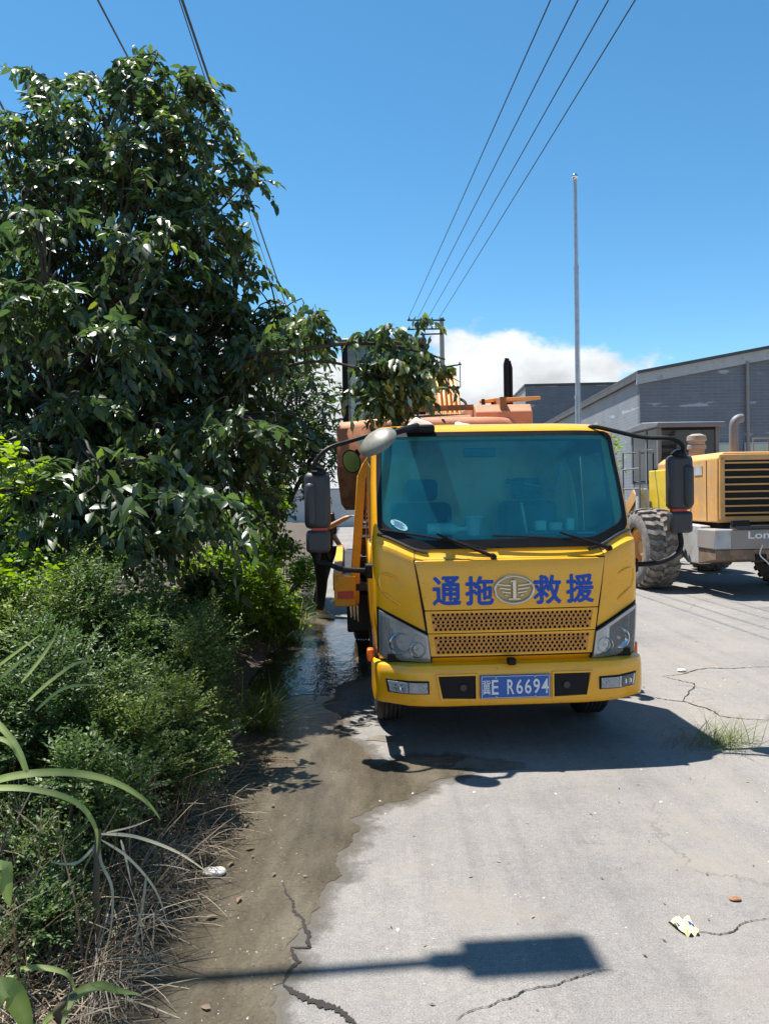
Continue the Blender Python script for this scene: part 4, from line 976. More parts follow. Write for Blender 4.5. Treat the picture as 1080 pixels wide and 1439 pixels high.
# ------------------------------------------------------------------ excavator on the flatbed
ex = thing('excavator', 'faded orange excavator with black exhaust loaded on the tow truck bed', 'excavator', tw((-.16,3.35,.95)), TYAW-R(2))
for s in (-1, 1):
    x0, x1 = s*.40, s*.74
    pr = [(-1.15+.27*math.cos(R(a)), .30+.27*math.sin(R(a))) for a in range(90,271,15)] + [(1.15+.27*math.cos(R(a)), .30+.27*math.sin(R(a))) for a in range(-90,91,15)]
    tk = MB().prism(pr, 0, x0+s*.05, x1-s*.05).build('track', M_DSTEEL, ex)
    per = []
    L = 2*2.3 + 2*math.pi*.285; n = 44
    for k in range(n):
        t = L*k/n
        if t < 2.3: p, a = (-1.15+t, .585), 0
        elif t < 2.3+math.pi*.285: q = (t-2.3)/.285; p, a = (1.15+.285*math.sin(q), .30+.285*math.cos(q)), -q
        elif t < 4.6+math.pi*.285: p, a = (1.15-(t-2.3-math.pi*.285), .015), math.pi
        else: q = (t-4.6-math.pi*.285)/.285; p, a = (-1.15-.285*math.sin(q), .30-.285*math.cos(q)), math.pi-q
        per.append((p, a))
    me0 = None
    for (p, a) in per:
        if me0 is None:
            sh = MB().box((0,0,0),(.36,.125,.022)).box((0,.03,.016),(.35,.02,.024)).build('track_shoe', M_DSTEEL, tk); me0 = sh.data
        else:
            sh = bpy.data.objects.new('track_shoe', me0); COL.objects.link(sh); sh.parent = tk
        sh.location = (s*.57, p[0], p[1]); sh.rotation_euler = (a, 0, 0)
    for y in (-1.15,-.5,0,.5,1.15): MB().lathe([(-.01*s,.001),(-.01*s,.17 if abs(y)>1 else .09),(.02*s,.15 if abs(y)>1 else .08),(.03*s,.001)], 16, 0, (x1-s*.03,y,.30 if abs(y)>1 else .14)).build('track_roller', M_EXCD, tk)
MB().span((-.40,-.5,.2),(.40,.5,.5)).build('undercarriage', M_DSTEEL, ex)
MB().lathe([(.5,.001),(.5,.42),(.66,.42),(.66,.001)], 28, 2).build('slewing_ring', M_DSTEEL, ex)
MB().span((-.9,-.75,.66),(.9,1.0,.76)).build('platform', M_EXCD, ex)
# counterweight with rounded ends, lower part caked with mud
def cw(zs, w, y0):
    mb = MB(); V = []; rows = []
    for z, ins in zs:
        P = []
        for k in range(17):
            t = -1+2*k/16; a = abs(t); P.append((t*(w-ins), y0+ins+.30*sm(.45,1.0,a)**1.6, z))
        P += [(w-ins, -.35, z), (-(w-ins), -.35, z)]; rows.append(P); V += P
    n = len(rows[0]); Fs = [(i*n+j, i*n+(j+1)%n, (i+1)*n+(j+1)%n, (i+1)*n+j) for i in range(len(rows)-1) for j in range(n)]
    Fs += [tuple(range(n-1,-1,-1)), tuple((len(rows)-1)*n+j for j in range(n))]
    return mb.add(V, Fs)
cwt = cw([(1.06,0.0),(1.43,.0),(1.49,.035),(1.50,.06)], .96, -1.14).build('counterweight', M_EXC, ex, smooth=40)
cw([(.64,.07),(.70,.03),(1.0,-.004),(1.058,-.004)], .96, -1.14).build('counterweight_base', M_EXCD, cwt, smooth=40)
MB().box((-.70,-1.05,1.30),(.12,.012,.09)).build('warning_label', M_TEALP, cwt)
MB().tube(bez([(-.46,-1.02,1.5),(-.48,-1.06,1.62),(-.44,-1.06,1.66),(-.40,-1.04,1.60),(-.38,-1.0,1.45)],5), .012, 6).build('lifting_rope', M_WIRE, cwt)
# bonnet, engine hood on the right, tank on the left
MB().prism([(-.95,.76),(-.95,1.50),(-.80,1.56),(-.1,1.58),(-.1,.76)], 0, -.55, .35).build('rear_bonnet', M_EXCD, ex, bevel=.012)
hd_ = MB().prism([(-.95,.76),(-.95,1.56),(-.86,1.64),(.15,1.70),(.25,1.62),(.25,.76)], 0, .38, .93).build('engine_hood', M_EXC, ex, bevel=.015)
MB().span((.62,-.93,1.585),(.68,.1,1.705)).build('hood_strap', M_EXCD, hd_)
MB().box((.80,-.45,1.735),(.55,.30,.035), Euler((R(3),R(-4),R(20))).to_matrix()).build('hood_flap', M_EXPIPE, hd_, bevel=.006)
MB().span((.55,.26,.76),(.92,.98,1.35)).build('fuel_tank', M_EXC, ex, bevel=.04)
exh = MB().tube([(.83,-.1,1.62),(.83,-.1,2.16),(.842,-.1,2.22)], [.030,.030,.024], 12).build('exhaust_stack', M_BLACK, ex)
MB().tube([(.882,-.08,1.62),(.882,-.08,2.12),(.865,-.085,2.20)], [.021,.021,.016], 12).build('exhaust_guard', M_BLACK, exh)
for k in range(3): MB().tube([(.52+.1*k,-.5,1.66),(.52+.1*k,-.5,1.74)], .02, 8).build('hood_latch', M_DSTEEL, hd_)
# operator cab
cbx0, cbx1, cby0, cby1, cz0, cz1 = -.92, -.04, -.15, 1.05, .76, 2.42
cb = MB().span((cbx0,cby0,cz0),(cbx1,cby1,cz0+.62)).build('cab', M_EXC, ex, bevel=.03)
for x in (cbx0+.03, cbx1-.03):
    for y in (cby0+.03, .45, cby1-.03): MB().beam((x,y,cz0+.6),(x,y,cz1-.03), .06, .06).build('cab_post', M_BLACK, cb)
MB().span((cbx0-.02,cby0-.03,cz1-.05),(cbx1+.02,cby1+.04,cz1+.03)).build('cab_roof', M_DARKP, cb, bevel=.03)
MB().span((cbx0+.06,cby0+.01,cz0+.62),(cbx1-.06,cby0+.02,cz1-.05)).build('rear_window', M_CGLASS, cb)
MB().span((cbx0+.06,cby1-.02,cz0+.3),(cbx1-.06,cby1-.01,cz1-.05)).build('front_window', M_CGLASS, cb)
for x in (cbx0+.02, cbx1-.02): MB().span((x-.004,cby0+.07,cz0+.62),(x+.004,cby1-.07,cz1-.05)).build('side_window', M_CGLASS, cb)
for z in (cz0+.62, cz0+1.1): MB().beam((cbx0+.03,cby0+.01,z),(cbx1-.03,cby0+.01,z), .04, .04).build('window_bar', M_BLACK, cb)
MB().box((-.48,.35,1.35),(.46,.12,.7)).build('seat', M_SEAT, cb, bevel=.05)
# boom with its pipes, stick and bucket reaching away over the tail
bxc = .36
MB().prism([(.55,.80),(.85,.75),(1.75,1.75),(2.6,2.16),(3.85,1.60),(3.9,1.75),(2.6,2.46),(1.5,2.06)], 0, bxc-.13, bxc+.13).build('boom', M_EXPIPE, ex, bevel=.015)
boom_line = [(.60,.95),(1.0,1.46),(1.46,2.08),(2.0,2.32),(2.55,2.52)]
for k in range(5):
    x = bxc-.115+.0575*k
    MB().tube(bez([(x,y-.03,z+.04) for y, z in boom_line],4), .021, 8).build('hydraulic_pipe', M_EXPIPE, ex)
for t in (1,2): 
    y, z = boom_line[t]; MB().box((bxc,y-.045,z+.055),(.29,.03,.03)).build('pipe_clamp', M_BLACK, ex)
for s in (-1,1): MB().tube(bez([(bxc+s*.16,1.5,2.0),(bxc+s*.22,1.35,1.9),(bxc+s*.20,1.2,1.55),(bxc+s*.12,.9,1.2)],5), .018, 6).build('hydraulic_hose', M_WIRE, ex)
MB().prism([(3.72,1.95),(3.98,1.85),(3.35,.55),(3.2,.6)], 0, bxc-.10, bxc+.10).build('dipper_stick', M_EXPIPE, ex, bevel=.012)
MB().prism([(3.25,.62),(3.1,.25),(2.7,.12),(2.45,.35),(2.75,.62)], 0, bxc-.30, bxc+.30).build('bucket', M_DSTEEL, ex, bevel=.02)
for s in (-1,1): MB().tube([(bxc+s*.19,.75,.9),(bxc+s*.19,1.9,1.72)], .05, 10).build('boom_cylinder', M_EXC, ex)
MB().beam((-.5,-.9,1.60),(.38,-.75,1.63), .05, .05).build('rear_beam', M_EXCD, ex)

# ------------------------------------------------------------------ wheel loader
LX, LY = 6.02, 13.9
ld = thing('wheel_loader', 'dusty yellow wheel loader with grey cab and slatted rear grille', 'loader', (LX, LY, 0), R(3))
# local: y=0 rear axle, +y forward (away), rear counterweight toward the viewer
RW = .72
def loader_wheel(x, y):
    w, r = .56, RW
    prof = [(-w*.5,r*.52),(-w*.54,r*.62),(-w*.54,r*.80),(-w*.47,r*.90),(-w*.3,r*.94),(w*.3,r*.94),(w*.47,r*.90),(w*.54,r*.80),(w*.54,r*.62),(w*.5,r*.52)]
    o = MB().lathe(prof, 44, 0, (0,0,0)).build('wheel', M_RUBD, ld, smooth=40); o.location = (x, y, r)
    sg = 1 if x > 0 else -1
    MB().lathe([(-w*.4,r*.53),(w*.36*sg,r*.53),(w*.40*sg,r*.47),(w*.15*sg,r*.40),(w*.18*sg,r*.2),(w*.30*sg,r*.18),(w*.30*sg,.001)], 32, 0).build('rim', M_LOAD, o, smooth=30)
    me0 = None; n = 24
    for k in range(n):
        for h in (-1,1):
            if me0 is None:
                mb = MB(); pts = [(-.01,.0),(.09,.055),(.17,.03),(.285,.085)]; V = []
                for i, (xx, yy) in enumerate(pts):
                    rr = r*(1.0 if xx < .2 else .955); wd = .052
                    ang0 = (yy-wd)/r; ang1 = (yy+wd)/r
                    for a_, q in ((ang0, r*.90),(ang0+.015, rr),(ang1-.015, rr),(ang1, r*.90)):
                        V.append((xx, q*math.sin(a_), q*math.cos(a_)))
                mb.add(V, [(4*i+m,4*i+4+m,4*i+5+m,4*i+1+m) for i in range(3) for m in range(3)] + [(0,1,2,3),(15,14,13,12)])
                lg = mb.build('tread_lug', M_RUBD, o, smooth=0); me0 = lg.data
            else:
                lg = bpy.data.objects.new('tread_lug', me0); COL.objects.link(lg); lg.parent = o
            lg.rotation_euler = (2*math.pi*(k+(.5 if h<0 else 0))/n, 0, 0); lg.scale = (h,1,1)
    return o
for x in (-1.25, 1.22): loader_wheel(x, 0); loader_wheel(x, 2.85)
MB().tube([(-1.1,0,RW),(1.1,0,RW)], .16, 12).build('rear_axle', M_DSTEEL, ld)
MB().tube([(-1.1,2.85,RW),(1.1,2.85,RW)], .16, 12).build('front_axle', M_DSTEEL, ld)
MB().span((-.45,-1.0,.62),(.45,1.4,1.2)).build('rear_frame', M_DSTEEL, ld)
MB().span((-.35,1.4,.6),(.35,3.6,1.15)).build('front_frame', M_LOADG, ld)
# rear hood
hood = MB().prism([(-.62,1.20),(-.62,2.26),(-.52,2.36),(.52,2.36),(.62,2.26),(.62,1.20)], 1, -1.25, 1.15).build('hood', M_LOAD, ld, bevel=.02)
MB().span((-.66,.45,1.2),(-.60,1.5,2.15)).build('side_fender', plain('bright_yellow_fender', (.72,.50,.03), .5, 0, .1, 4, dirt=(.4,.28,.1)), ld, bevel=.02)
MB().span((-.626,-.28,1.22),(-.621,-.265,2.24)).build('hood_seam', M_BLACK, hood)
MB().span((-.626,-.88,1.22),(-.621,-.865,2.24)).build('hood_seam', M_BLACK, hood)
for k in range(9): MB().span((-.632,-.05,1.48+.06*k),(-.622,.22,1.51+.06*k)).build('hood_louvre', M_DARKP, hood)
MB().span((-.63,-.72,2.0),(-.622,-.42,2.16)).build('hood_sticker', M_LOADW, hood)
# grille: dark recess with slats
grl = MB().span((-.52,-1.262,1.30),(.52,-1.252,2.22)).build('rear_grille', M_BLACK, ld)
for k in range(8): MB().span((-.53,-1.30,1.34+.118*k),(.53,-1.263,1.368+.118*k)).build('grille_slat', M_LOAD, grl, bevel=.005)
for s in (-1,1): MB().span((s*.52,-1.30,1.25),(s*.60,-1.2515,2.27)).build('grille_post', M_LOAD, grl, bevel=.008)
MB().span((-.60,-1.30,2.225),(.60,-1.2515,2.32)).build('grille_header', M_LOAD, grl, bevel=.01)
# counterweight: pale side cheek, grey plate with letters, muddy skirt
cwl = MB().prism([(-.86,.78),(-.86,1.10),(.86,1.10),(.86,.78)], 1, -1.62, -1.0).build('counterweight', M_LOADG, ld, bevel=.02)
MB().span((-.86,-1.628,.80),(-.60,-1.6215,1.09)).build('cheek_plate', M_LOADW, cwl)
MB().prism([(-1.0,.52),(-1.62,.62),(-1.62,.775),(-1.0,.775)], 0, -.84, .84).build('muddy_skirt', M_MUD, cwl, bevel=.01)
for s in (-1, 1):
    MB().prism([(-1.0,.50),(-1.0,1.14),(.30,1.18),(.42,1.02),(.1,.78),(-.5,.50)], 0, s*.62, s*.80).build('side_cheek', M_LOADW, cwl, bevel=.015)
    MB().span((s*.30,-1.66,1.14),(s*.58,-1.58,1.25)).build('rear_lamp', M_BLACK, cwl, bevel=.01)
MB().span((-.55,-1.66,1.115),(.9,-1.50,1.165)).build('top_bar', M_DARKP, cwl, bevel=.008)
for k in range(3): MB().span((-.2+.28*k,-1.64,.60),(-.02+.28*k,-1.6215,.70)).build('skirt_slot', M_BLACK, cwl)
MB().tube(bez([(-.10,-1.66,.85),(-.16,-1.69,.70),(-.05,-1.70,.58),(.02,-1.69,.50)],5), .010, 5).build('loose_rope', M_PAPER, cwl)
flat_text('LonKing', .80, .155, .015, 'rear_lettering', M_WHITE, cwl, lambda u, v: Vector((.09+u, -1.6225, .99+v)))
# cab
c0 = (-.60,1.15,1.55); c1 = (.60,2.55,3.02)
lc = MB().span((c0[0]+.02,c0[1]+.01,1.15),(c1[0]-.02,c1[1]-.01,1.95)).build('cab', M_CABGREY, ld, bevel=.02)
for x in (c0[0], c1[0]):
    for y in (c0[1]+.03, 1.75, c1[1]-.03): MB().beam((x*.96,y,1.9),(x*.96,y,2.98), .07, .07).build('cab_post', M_CABGREY, lc)
MB().prism([(c0[1]-.15,2.98),(c0[1]-.12,3.08),(1.8,3.14),(c1[1]+.15,3.08),(c1[1]+.18,2.98)], 0, c0[0]-.08, c1[0]+.08).build('cab_roof', M_CABGREY, lc, bevel=.02)
MB().span((c0[0]+.05,c0[1]+.02,1.98),(c1[0]-.05,c0[1]+.03,2.96)).build('rear_window', M_GLASS, lc)
for a, b in (((c0[0]+.02,2.93),(c1[0]-.02,2.99)),((c0[0]+.02,1.93),(c1[0]-.02,1.99))): MB().span((a[0],c0[1]+.0,a[1]),(b[0],c0[1]+.018,b[1])).build('window_frame', M_BLACK, lc)
for x in (c0[0]*.99, c1[0]*.99): MB().span((x-.004,c0[1]+.08,1.96),(x+.004,c1[1]-.08,2.97)).build('side_window', M_GLASS, lc)
MB().span((c0[0]+.06,c1[1]-.03,1.96),(c1[0]-.06,c1[1]-.02,2.97)).build('front_window', M_GLASS, lc)
MB().box((0,1.9,2.05),(.5,.14,.8)).build('seat', M_SEAT, lc, bevel=.05)
# step ladder and rails on the left of the cab
rl = MB().tube([(-.92,1.3,1.25),(-.92,1.3,2.55),(-.66,1.3,2.55)], .018, 8).tube([(-.92,2.2,1.25),(-.92,2.2,2.55),(-.66,2.2,2.55)], .018, 8).tube([(-.92,1.3,2.2),(-.92,2.2,2.2)], .018, 8).tube([(-.92,1.3,1.8),(-.92,2.2,1.8)], .018, 8)
rl.build('handrail', M_CABGREY, ld)
MB().span((-1.0,1.2,1.18),(-.6,2.4,1.25)).build('platform', M_DSTEEL, ld, bevel=.01)
MB().span((-.90,1.42,1.30),(-.72,1.60,1.80)).build('battery_box', M_LOADW, ld, bevel=.02)
# air cleaner, exhaust
MB().lathe([(2.36,.001),(2.36,.14),(2.52,.14),(2.52,.17),(2.58,.17),(2.60,.15),(2.66,.15),(2.68,.18),(2.76,.17),(2.80,.08),(2.80,.001)], 22, 2, (-.12,.55,0)).build('air_cleaner', M_LOADG, ld, smooth=30)
exp_ = MB().tube(bez([(.18,-.25,2.34),(.18,-.25,2.80),(.20,-.25,2.94),(.27,-.25,3.0),(.34,-.25,3.01)],5), .078, 14, caps=False).build('exhaust_pipe', M_CABGREY, ld, smooth=50, solid=.008)
rail2 = MB().tube([(.34,-.6,2.34),(.34,-.6,2.62),(.95,-.6,2.62)], .016, 6).tube([(.62,-.6,2.34),(.62,-.6,2.62)], .016, 6); rail2.build('hood_rail', M_CABGREY, ld)
# front arms and bucket
for s in (-1,1): MB().prism([(2.3,1.6),(2.5,1.8),(4.2,.6),(4.6,.35),(4.4,.25),(3.9,.5)], 0, s*.45, s*.60).build('lift_arm', M_LOAD, ld, bevel=.015)
MB().prism([(4.4,.15),(4.5,.95),(4.65,1.0),(4.75,.45),(5.6,.06),(5.5,.03)], 0, -1.35, 1.35).build('bucket', M_MUD, ld, bevel=.02)

# ------------------------------------------------------------------ person at the side of the flatbed
pz0 = .0; px0, py0 = -.89, 11.1
pe_ = thing('person', 'person in black shirt and trousers reaching to the side of the flatbed', 'person', (px0, py0, 0), R(-25))
def skinned(name, nodes, edges, mat, parent, root=0, sub=2):
    me = bpy.data.meshes.new(name); me.from_pydata([n[:3] for n in nodes], edges, []); o = bpy.data.objects.new(name, me); COL.objects.link(o)
    md = o.modifiers.new('skin', 'SKIN'); md.use_smooth_shade = True
    if not me.skin_vertices: 
        bpy.context.view_layer.objects.active = o
    sv = me.skin_vertices[0].data
    for i, n in enumerate(nodes):
        sv[i].radius = (n[3], n[4] if len(n) > 4 else n[3]); sv[i].use_root = (i == root)
    m2 = o.modifiers.new('sub', 'SUBSURF'); m2.levels = m2.render_levels = sub
    me.materials.append(mat); o.parent = parent
    return o
# person faces local +x (towards the truck); +y is the far side
N = [(0,0,.93,.13,.15),(0,0,1.10,.12,.145),(.01,0,1.30,.13,.17),(.02,0,1.44,.10,.15),(.03,0,1.52,.055),(.05,0,1.60,.085,.075),(.06,0,1.70,.085,.075),
     (-.0,-.10,.90,.095),(.03,-.11,.50,.065),(-.02,-.11,.09,.045),(.16,-.12,.04,.04),
     (0,.10,.90,.095),(-.10,.11,.50,.065),(-.22,.12,.09,.045),(-.06,.13,.04,.04),
     (.03,-.20,1.42,.06),(.22,-.24,1.30,.045),(.46,-.22,1.42,.034),(.53,-.22,1.45,.035),
     (.03,.20,1.42,.06),(.03,.25,1.16,.045),(.17,.24,.98,.034),(.23,.23,.94,.035)]
Eg = [(0,1),(1,2),(2,3),(3,4),(4,5),(5,6),(0,7),(7,8),(8,9),(9,10),(0,11),(11,12),(12,13),(13,14),(3,15),(15,16),(16,17),(17,18),(3,19),(19,20),(20,21),(21,22)]
for hb, d in ((18,Vector((.9,0,.2))),(22,Vector((.8,0,-.5)))):
    d.normalize(); sd = Vector((0,1,0)); b0 = Vector(N[hb][:3])
    for k, (off, l) in enumerate(((-.027,.07),(-.009,.078),(.009,.075),(.027,.06))):
        i0 = len(N); p1 = b0+d*.03+sd*off; p2 = p1+d*l*.55; p3 = p2+(d+Vector((0,0,-.5))).normalized()*l*.5
        N += [(*p1,.010),(*p2,.009),(*p3,.008)]; Eg += [(hb,i0),(i0,i0+1),(i0+1,i0+2)]
    i0 = len(N); p1 = b0+sd*.03+d*-.005; p2 = p1+(d*.6+sd*.5).normalized()*.05; N += [(*p1,.011),(*p2,.009)]; Eg += [(hb,i0),(i0,i0+1)]
body = skinned('body', N, Eg, M_SKIN, pe_)
G = lambda ids, k: [(*N[i][:3], N[i][3]+k, (N[i][4] if len(N[i])>4 else N[i][3])+k) for i in ids]
skinned('shirt', G([0,1,2,3],.022)+G([15,16],.020)+G([19,20],.020)+[(.03,0,1.475,.075)], [(0,1),(1,2),(2,3),(3,4),(4,5),(3,6),(6,7),(3,8)], M_CLOTH, pe_)
skinned('trousers', [(0,0,.98,.135,.155)]+G([7,8],.022)+[(-.02,-.11,.09,.062)]+G([11,12],.022)+[(-.22,.12,.09,.062)], [(0,1),(1,2),(2,3),(0,4),(4,5),(5,6)], M_TROU, pe_)
for k, (x, y) in enumerate(((.06,-.115),(-.14,.125))):
    MB().add([(x-.11,y-.045,0),(x+.16,y-.05,0),(x+.17,y+.045,0),(x-.11,y+.045,0),(x-.10,y-.04,.10),(x+.13,y-.035,.055),(x+.14,y+.03,.055),(x-.10,y+.04,.10)],[(0,1,2,3),(0,1,5,4),(1,2,6,5),(2,3,7,6),(3,0,4,7),(4,5,6,7)]).build('shoe', M_SHOE, pe_, bevel=.02)
hc = Vector((.055,0,1.665))
MB().grid(lambda u, v: hc+Vector((-.015+.098*math.sin(v)*math.cos(u), .090*math.sin(v)*math.sin(u), .012+.112*math.cos(v))), [2*math.pi*i/20 for i in range(20)], [.02+1.35*j/8 for j in range(9)], closed_u=True).build('hair', M_HAIR, pe_, smooth=80)
fx = hc.x+.085
MB().add([(fx,-.012,1.66),(fx+.022,0,1.632),(fx,.012,1.66),(fx+.002,0,1.69),(fx,0,1.625)],[(0,1,3),(1,2,3),(0,4,1),(1,4,2)]).build('nose', M_SKIN, pe_)
for s in (-1,1):
    MB().lathe([(-.004,.001),(-.004,.011),(.004,.001)], 10, 0, (fx-.004,s*.030,1.675)).build('eye', M_HAIR, pe_)
    MB().lathe([(-.010,.001),(-.010,.022),(.006,.026),(.008,.001)], 12, 1, (hc.x-.005,s*.083,1.655)).build('ear', M_SKIN, pe_)
MB().box((fx-.004,0,1.60),(.010,.045,.008)).build('mouth', plain('lips', (.35,.14,.11), .5), pe_, bevel=.003)
# ------------------------------------------------------------------ vegetation
def unit(v): return v/np.maximum(1e-9, np.linalg.norm(v, axis=-1, keepdims=True))
# leaf templates: (along, across, up) with quads/tris as triangles
def tpl_ovate(w=.46, fold=.16, curl=.18):
    ys = [0,.30,.66,1.0]; ws = [.03,1.0,.78,.0]
    V = []; 
    for y, q in zip(ys, ws):
        d = -curl*y*y
        V += [(y,0,d), (y,-w/2*q,d+fold*w*q), (y,w/2*q,d+fold*w*q)]
    T = []
    for i in range(3):
        a, b = 3*i, 3*i+3
        if i < 2: T += [(a,b,b+1),(a,b+1,a+1),(a,a+2,b+2),(a,b+2,b)]
        else: T += [(a,b,a+1),(a,a+2,b)]
    return np.array(V, np.float32), np.array(T, np.int32)
def tpl_diamond(w=.5, fold=.18):
    return np.array([(0,0,0),(.5,-w/2,fold*w),(1,0,-.06),(.5,w/2,fold*w)], np.float32), np.array([(0,2,1),(0,3,2)], np.int32)
def tpl_blade(w=.04, seg=5, droop=.5):
    V = []; T = []
    for i in range(seg+1):
        t = i/seg; ww = w/2*(1-t**2.2)*(.6+.4*min(1,t*4)); d = -droop*t**2.2
        V += [(t,-ww,d+ww*.3),(t,ww,d+ww*.3)]
    for i in range(seg): T += [(2*i,2*i+1,2*i+3),(2*i,2*i+3,2*i+2)]
    return np.array(V, np.float32), np.array(T, np.int32)
def scatter(base, dirn, up, size, tpl, rnd):
    """one leaf of the template at each base point"""
    V, T = tpl; x = unit(dirn); y = unit(np.cross(up, x)); z = np.cross(x, y); n = len(base)
    P = base[:,None,:] + size[:,None,None]*(V[None,:,0:1]*x[:,None,:] + V[None,:,1:2]*y[:,None,:] + V[None,:,2:3]*z[:,None,:])
    F = (T[None,:,:] + (np.arange(n)*len(V))[:,None,None]).reshape(-1,3)
    return P.reshape(-1,3), F, np.repeat(rnd, len(V))
def sprigs(P0, D, L, m, size, rg, spread=.9, droop=.35, bare=.25, flat=.5):
    """m leaves alternating along each sprig"""
    n = len(P0); t = bare + (1-bare)*(np.arange(m)+rg.uniform(-.3,.3,(n,m)))/max(1,m-1); t = np.clip(t,0,1.02)
    sag = droop*(t**2)*L[:,None]
    base = P0[:,None,:] + D[:,None,:]*(t*L[:,None])[...,None]; base[...,2] -= sag
    side = unit(np.cross(D, np.array([0,0,1.0]))+1e-4); upv = unit(np.cross(side, D))
    sg = np.where(np.arange(m)%2==0, 1, -1)[None,:,None]
    a = rg.uniform(-.6,.6,(n,m,1)); around = side[:,None,:]*sg*np.cos(a) + upv[:,None,:]*np.sin(a)
    dr = D[:,None,:]*rg.uniform(.35,.9,(n,m,1)) + around*spread*rg.uniform(.6,1.2,(n,m,1))
    dr[...,2] -= droop*rg.uniform(.6,2.0,(n,m)); dr = unit(dr)
    up = np.array([0,0,1.0]) + rg.normal(0,flat,(n,m,3))
    sz = size*rg.uniform(.45,1.2,(n,m))*(1-.25*t)
    return base.reshape(-1,3), dr.reshape(-1,3), up.reshape(-1,3), sz.reshape(-1)
def limb(mb, a, b, r0, r1, rg, wob=.12, n=7):
    a, b = np.array(a), np.array(b); L = np.linalg.norm(b-a); pts = []
    off = rg.normal(0, wob*L*.5, (2,3))
    for i in range(n+1):
        t = i/n; p = a+(b-a)*t + off[0]*math.sin(math.pi*t) + off[1]*math.sin(2*math.pi*t)*.5; p[2] += .10*L*math.sin(math.pi*t)
        pts.append(Vector(p))
    mb.tube(pts, [r0+(r1-r0)*(i/n)**.8 for i in range(n+1)], 7); return pts

def make_tree(name, label, base, fork, lobes, leaf, mat, seed, m=14, twigL=(.3,.55), droop=.35, r0=.13, group=None, tpl=None, spread=.9, twig_frac=.28, inner=.55):
    rg = np.random.default_rng(seed); t = thing(name, label, 'tree', base, 0, group); B = np.array(base)
    tpl = tpl or tpl_ovate(); mb = MB(); F0 = np.array(fork)-B
    tr = MB(); limb(tr, (0,0,-.05), F0, r0, r0*.72, rg, .05); tr.build('trunk', M_BARK, t, smooth=80)
    bs, ds, us, ss = [], [], [], []
    for (c, r, n) in lobes:
        c = np.array(c)-B; r = np.array(r)
        if n <= 8:
            big = [np.array(q[0])-B for q in lobes if q[2] > 40]; st_ = min(big, key=lambda q: np.linalg.norm(q-c)); pts = limb(mb, st_, c, .012, .005, rg, .04)
        else: pts = limb(mb, F0, c - np.array([0,0,r[2]*.25]), r0*.5 if n > 20 else .022, .022 if n > 20 else .006, rg, .10)
        d = unit(rg.normal(0,1,(n,3))); q = inner + (1-inner)*rg.random((n,1))**.7
        P = c + d*q*r*(1+.12*np.sin(7*d[:,:1]+3*d[:,1:2]+c[0])) ; D = unit(d*.8 + rg.normal(0,.45,(n,3)) + np.array([0,0,.12]))
        L = rg.uniform(*twigL, n); P = P - D*L[:,None]*.6
        b, dd, u, s = sprigs(P, D, L, m, leaf, rg, spread, droop)
        bs.append(b); ds.append(dd); us.append(u); ss.append(s)
        for k in (np.where(rg.random(n) < twig_frac)[0] if n > 8 else []):
            e = P[k]+D[k]*L[k]; e = e - np.array([0,0,droop*L[k]]); mid = P[k]+D[k]*L[k]*.5-np.array([0,0,droop*L[k]*.25])
            j = pts[int(rg.integers(3, len(pts)))]
            mb.tube(bez([j, Vector(P[k]).lerp(j,.4)+Vector((0,0,.05)), P[k], mid, e], 3), [.011-.008*q/12 for q in range(13)], 5, caps=False)
    b, d, u, s = map(np.concatenate, (bs, ds, us, ss))
    V, Fc, rn = scatter(b, d, u, s, tpl, rg.random(len(b)))
    cr = np_mesh('crown', V, Fc, mat, t, rn)
    mb.build('limbs', M_BARK, t, smooth=80)
    return t
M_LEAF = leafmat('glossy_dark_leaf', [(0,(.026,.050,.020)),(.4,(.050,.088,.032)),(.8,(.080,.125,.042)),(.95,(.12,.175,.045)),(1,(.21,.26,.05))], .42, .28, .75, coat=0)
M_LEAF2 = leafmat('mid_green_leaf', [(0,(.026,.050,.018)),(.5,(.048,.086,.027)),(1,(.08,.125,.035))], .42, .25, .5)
M_LIME = leafmat('bright_vine_leaf', [(0,(.09,.15,.018)),(.5,(.16,.25,.030)),(1,(.26,.35,.05))], .5, .38, .35)
M_SHRUB = leafmat('small_shrub_leaf', [(0,(.030,.058,.018)),(.45,(.075,.125,.036)),(.8,(.145,.21,.065)),(1,(.28,.34,.13))], .5, .25, .4)
M_SHRUB2 = leafmat('yellow_green_shrub_leaf', [(0,(.05,.080,.020)),(.45,(.115,.165,.040)),(.8,(.19,.25,.065)),(1,(.30,.35,.11))], .5, .3, .4)
M_GRASS = leafmat('green_grass', [(0,(.06,.10,.02)),(.6,(.13,.18,.035)),(1,(.24,.25,.08))], .55, .35, .3)
M_REED = leafmat('reed_leaf', [(0,(.15,.22,.05)),(1,(.30,.37,.14))], .6, .35, .3)
M_BLEACH = leafmat('bleached_leaf', [(0,(.40,.36,.24)),(1,(.52,.48,.34))], .7, .25, .3)
M_DEAD = leafmat('dead_leaf', [(0,(.10,.070,.045)),(.6,(.20,.145,.10)),(1,(.36,.29,.22))], .8, .15, .2)

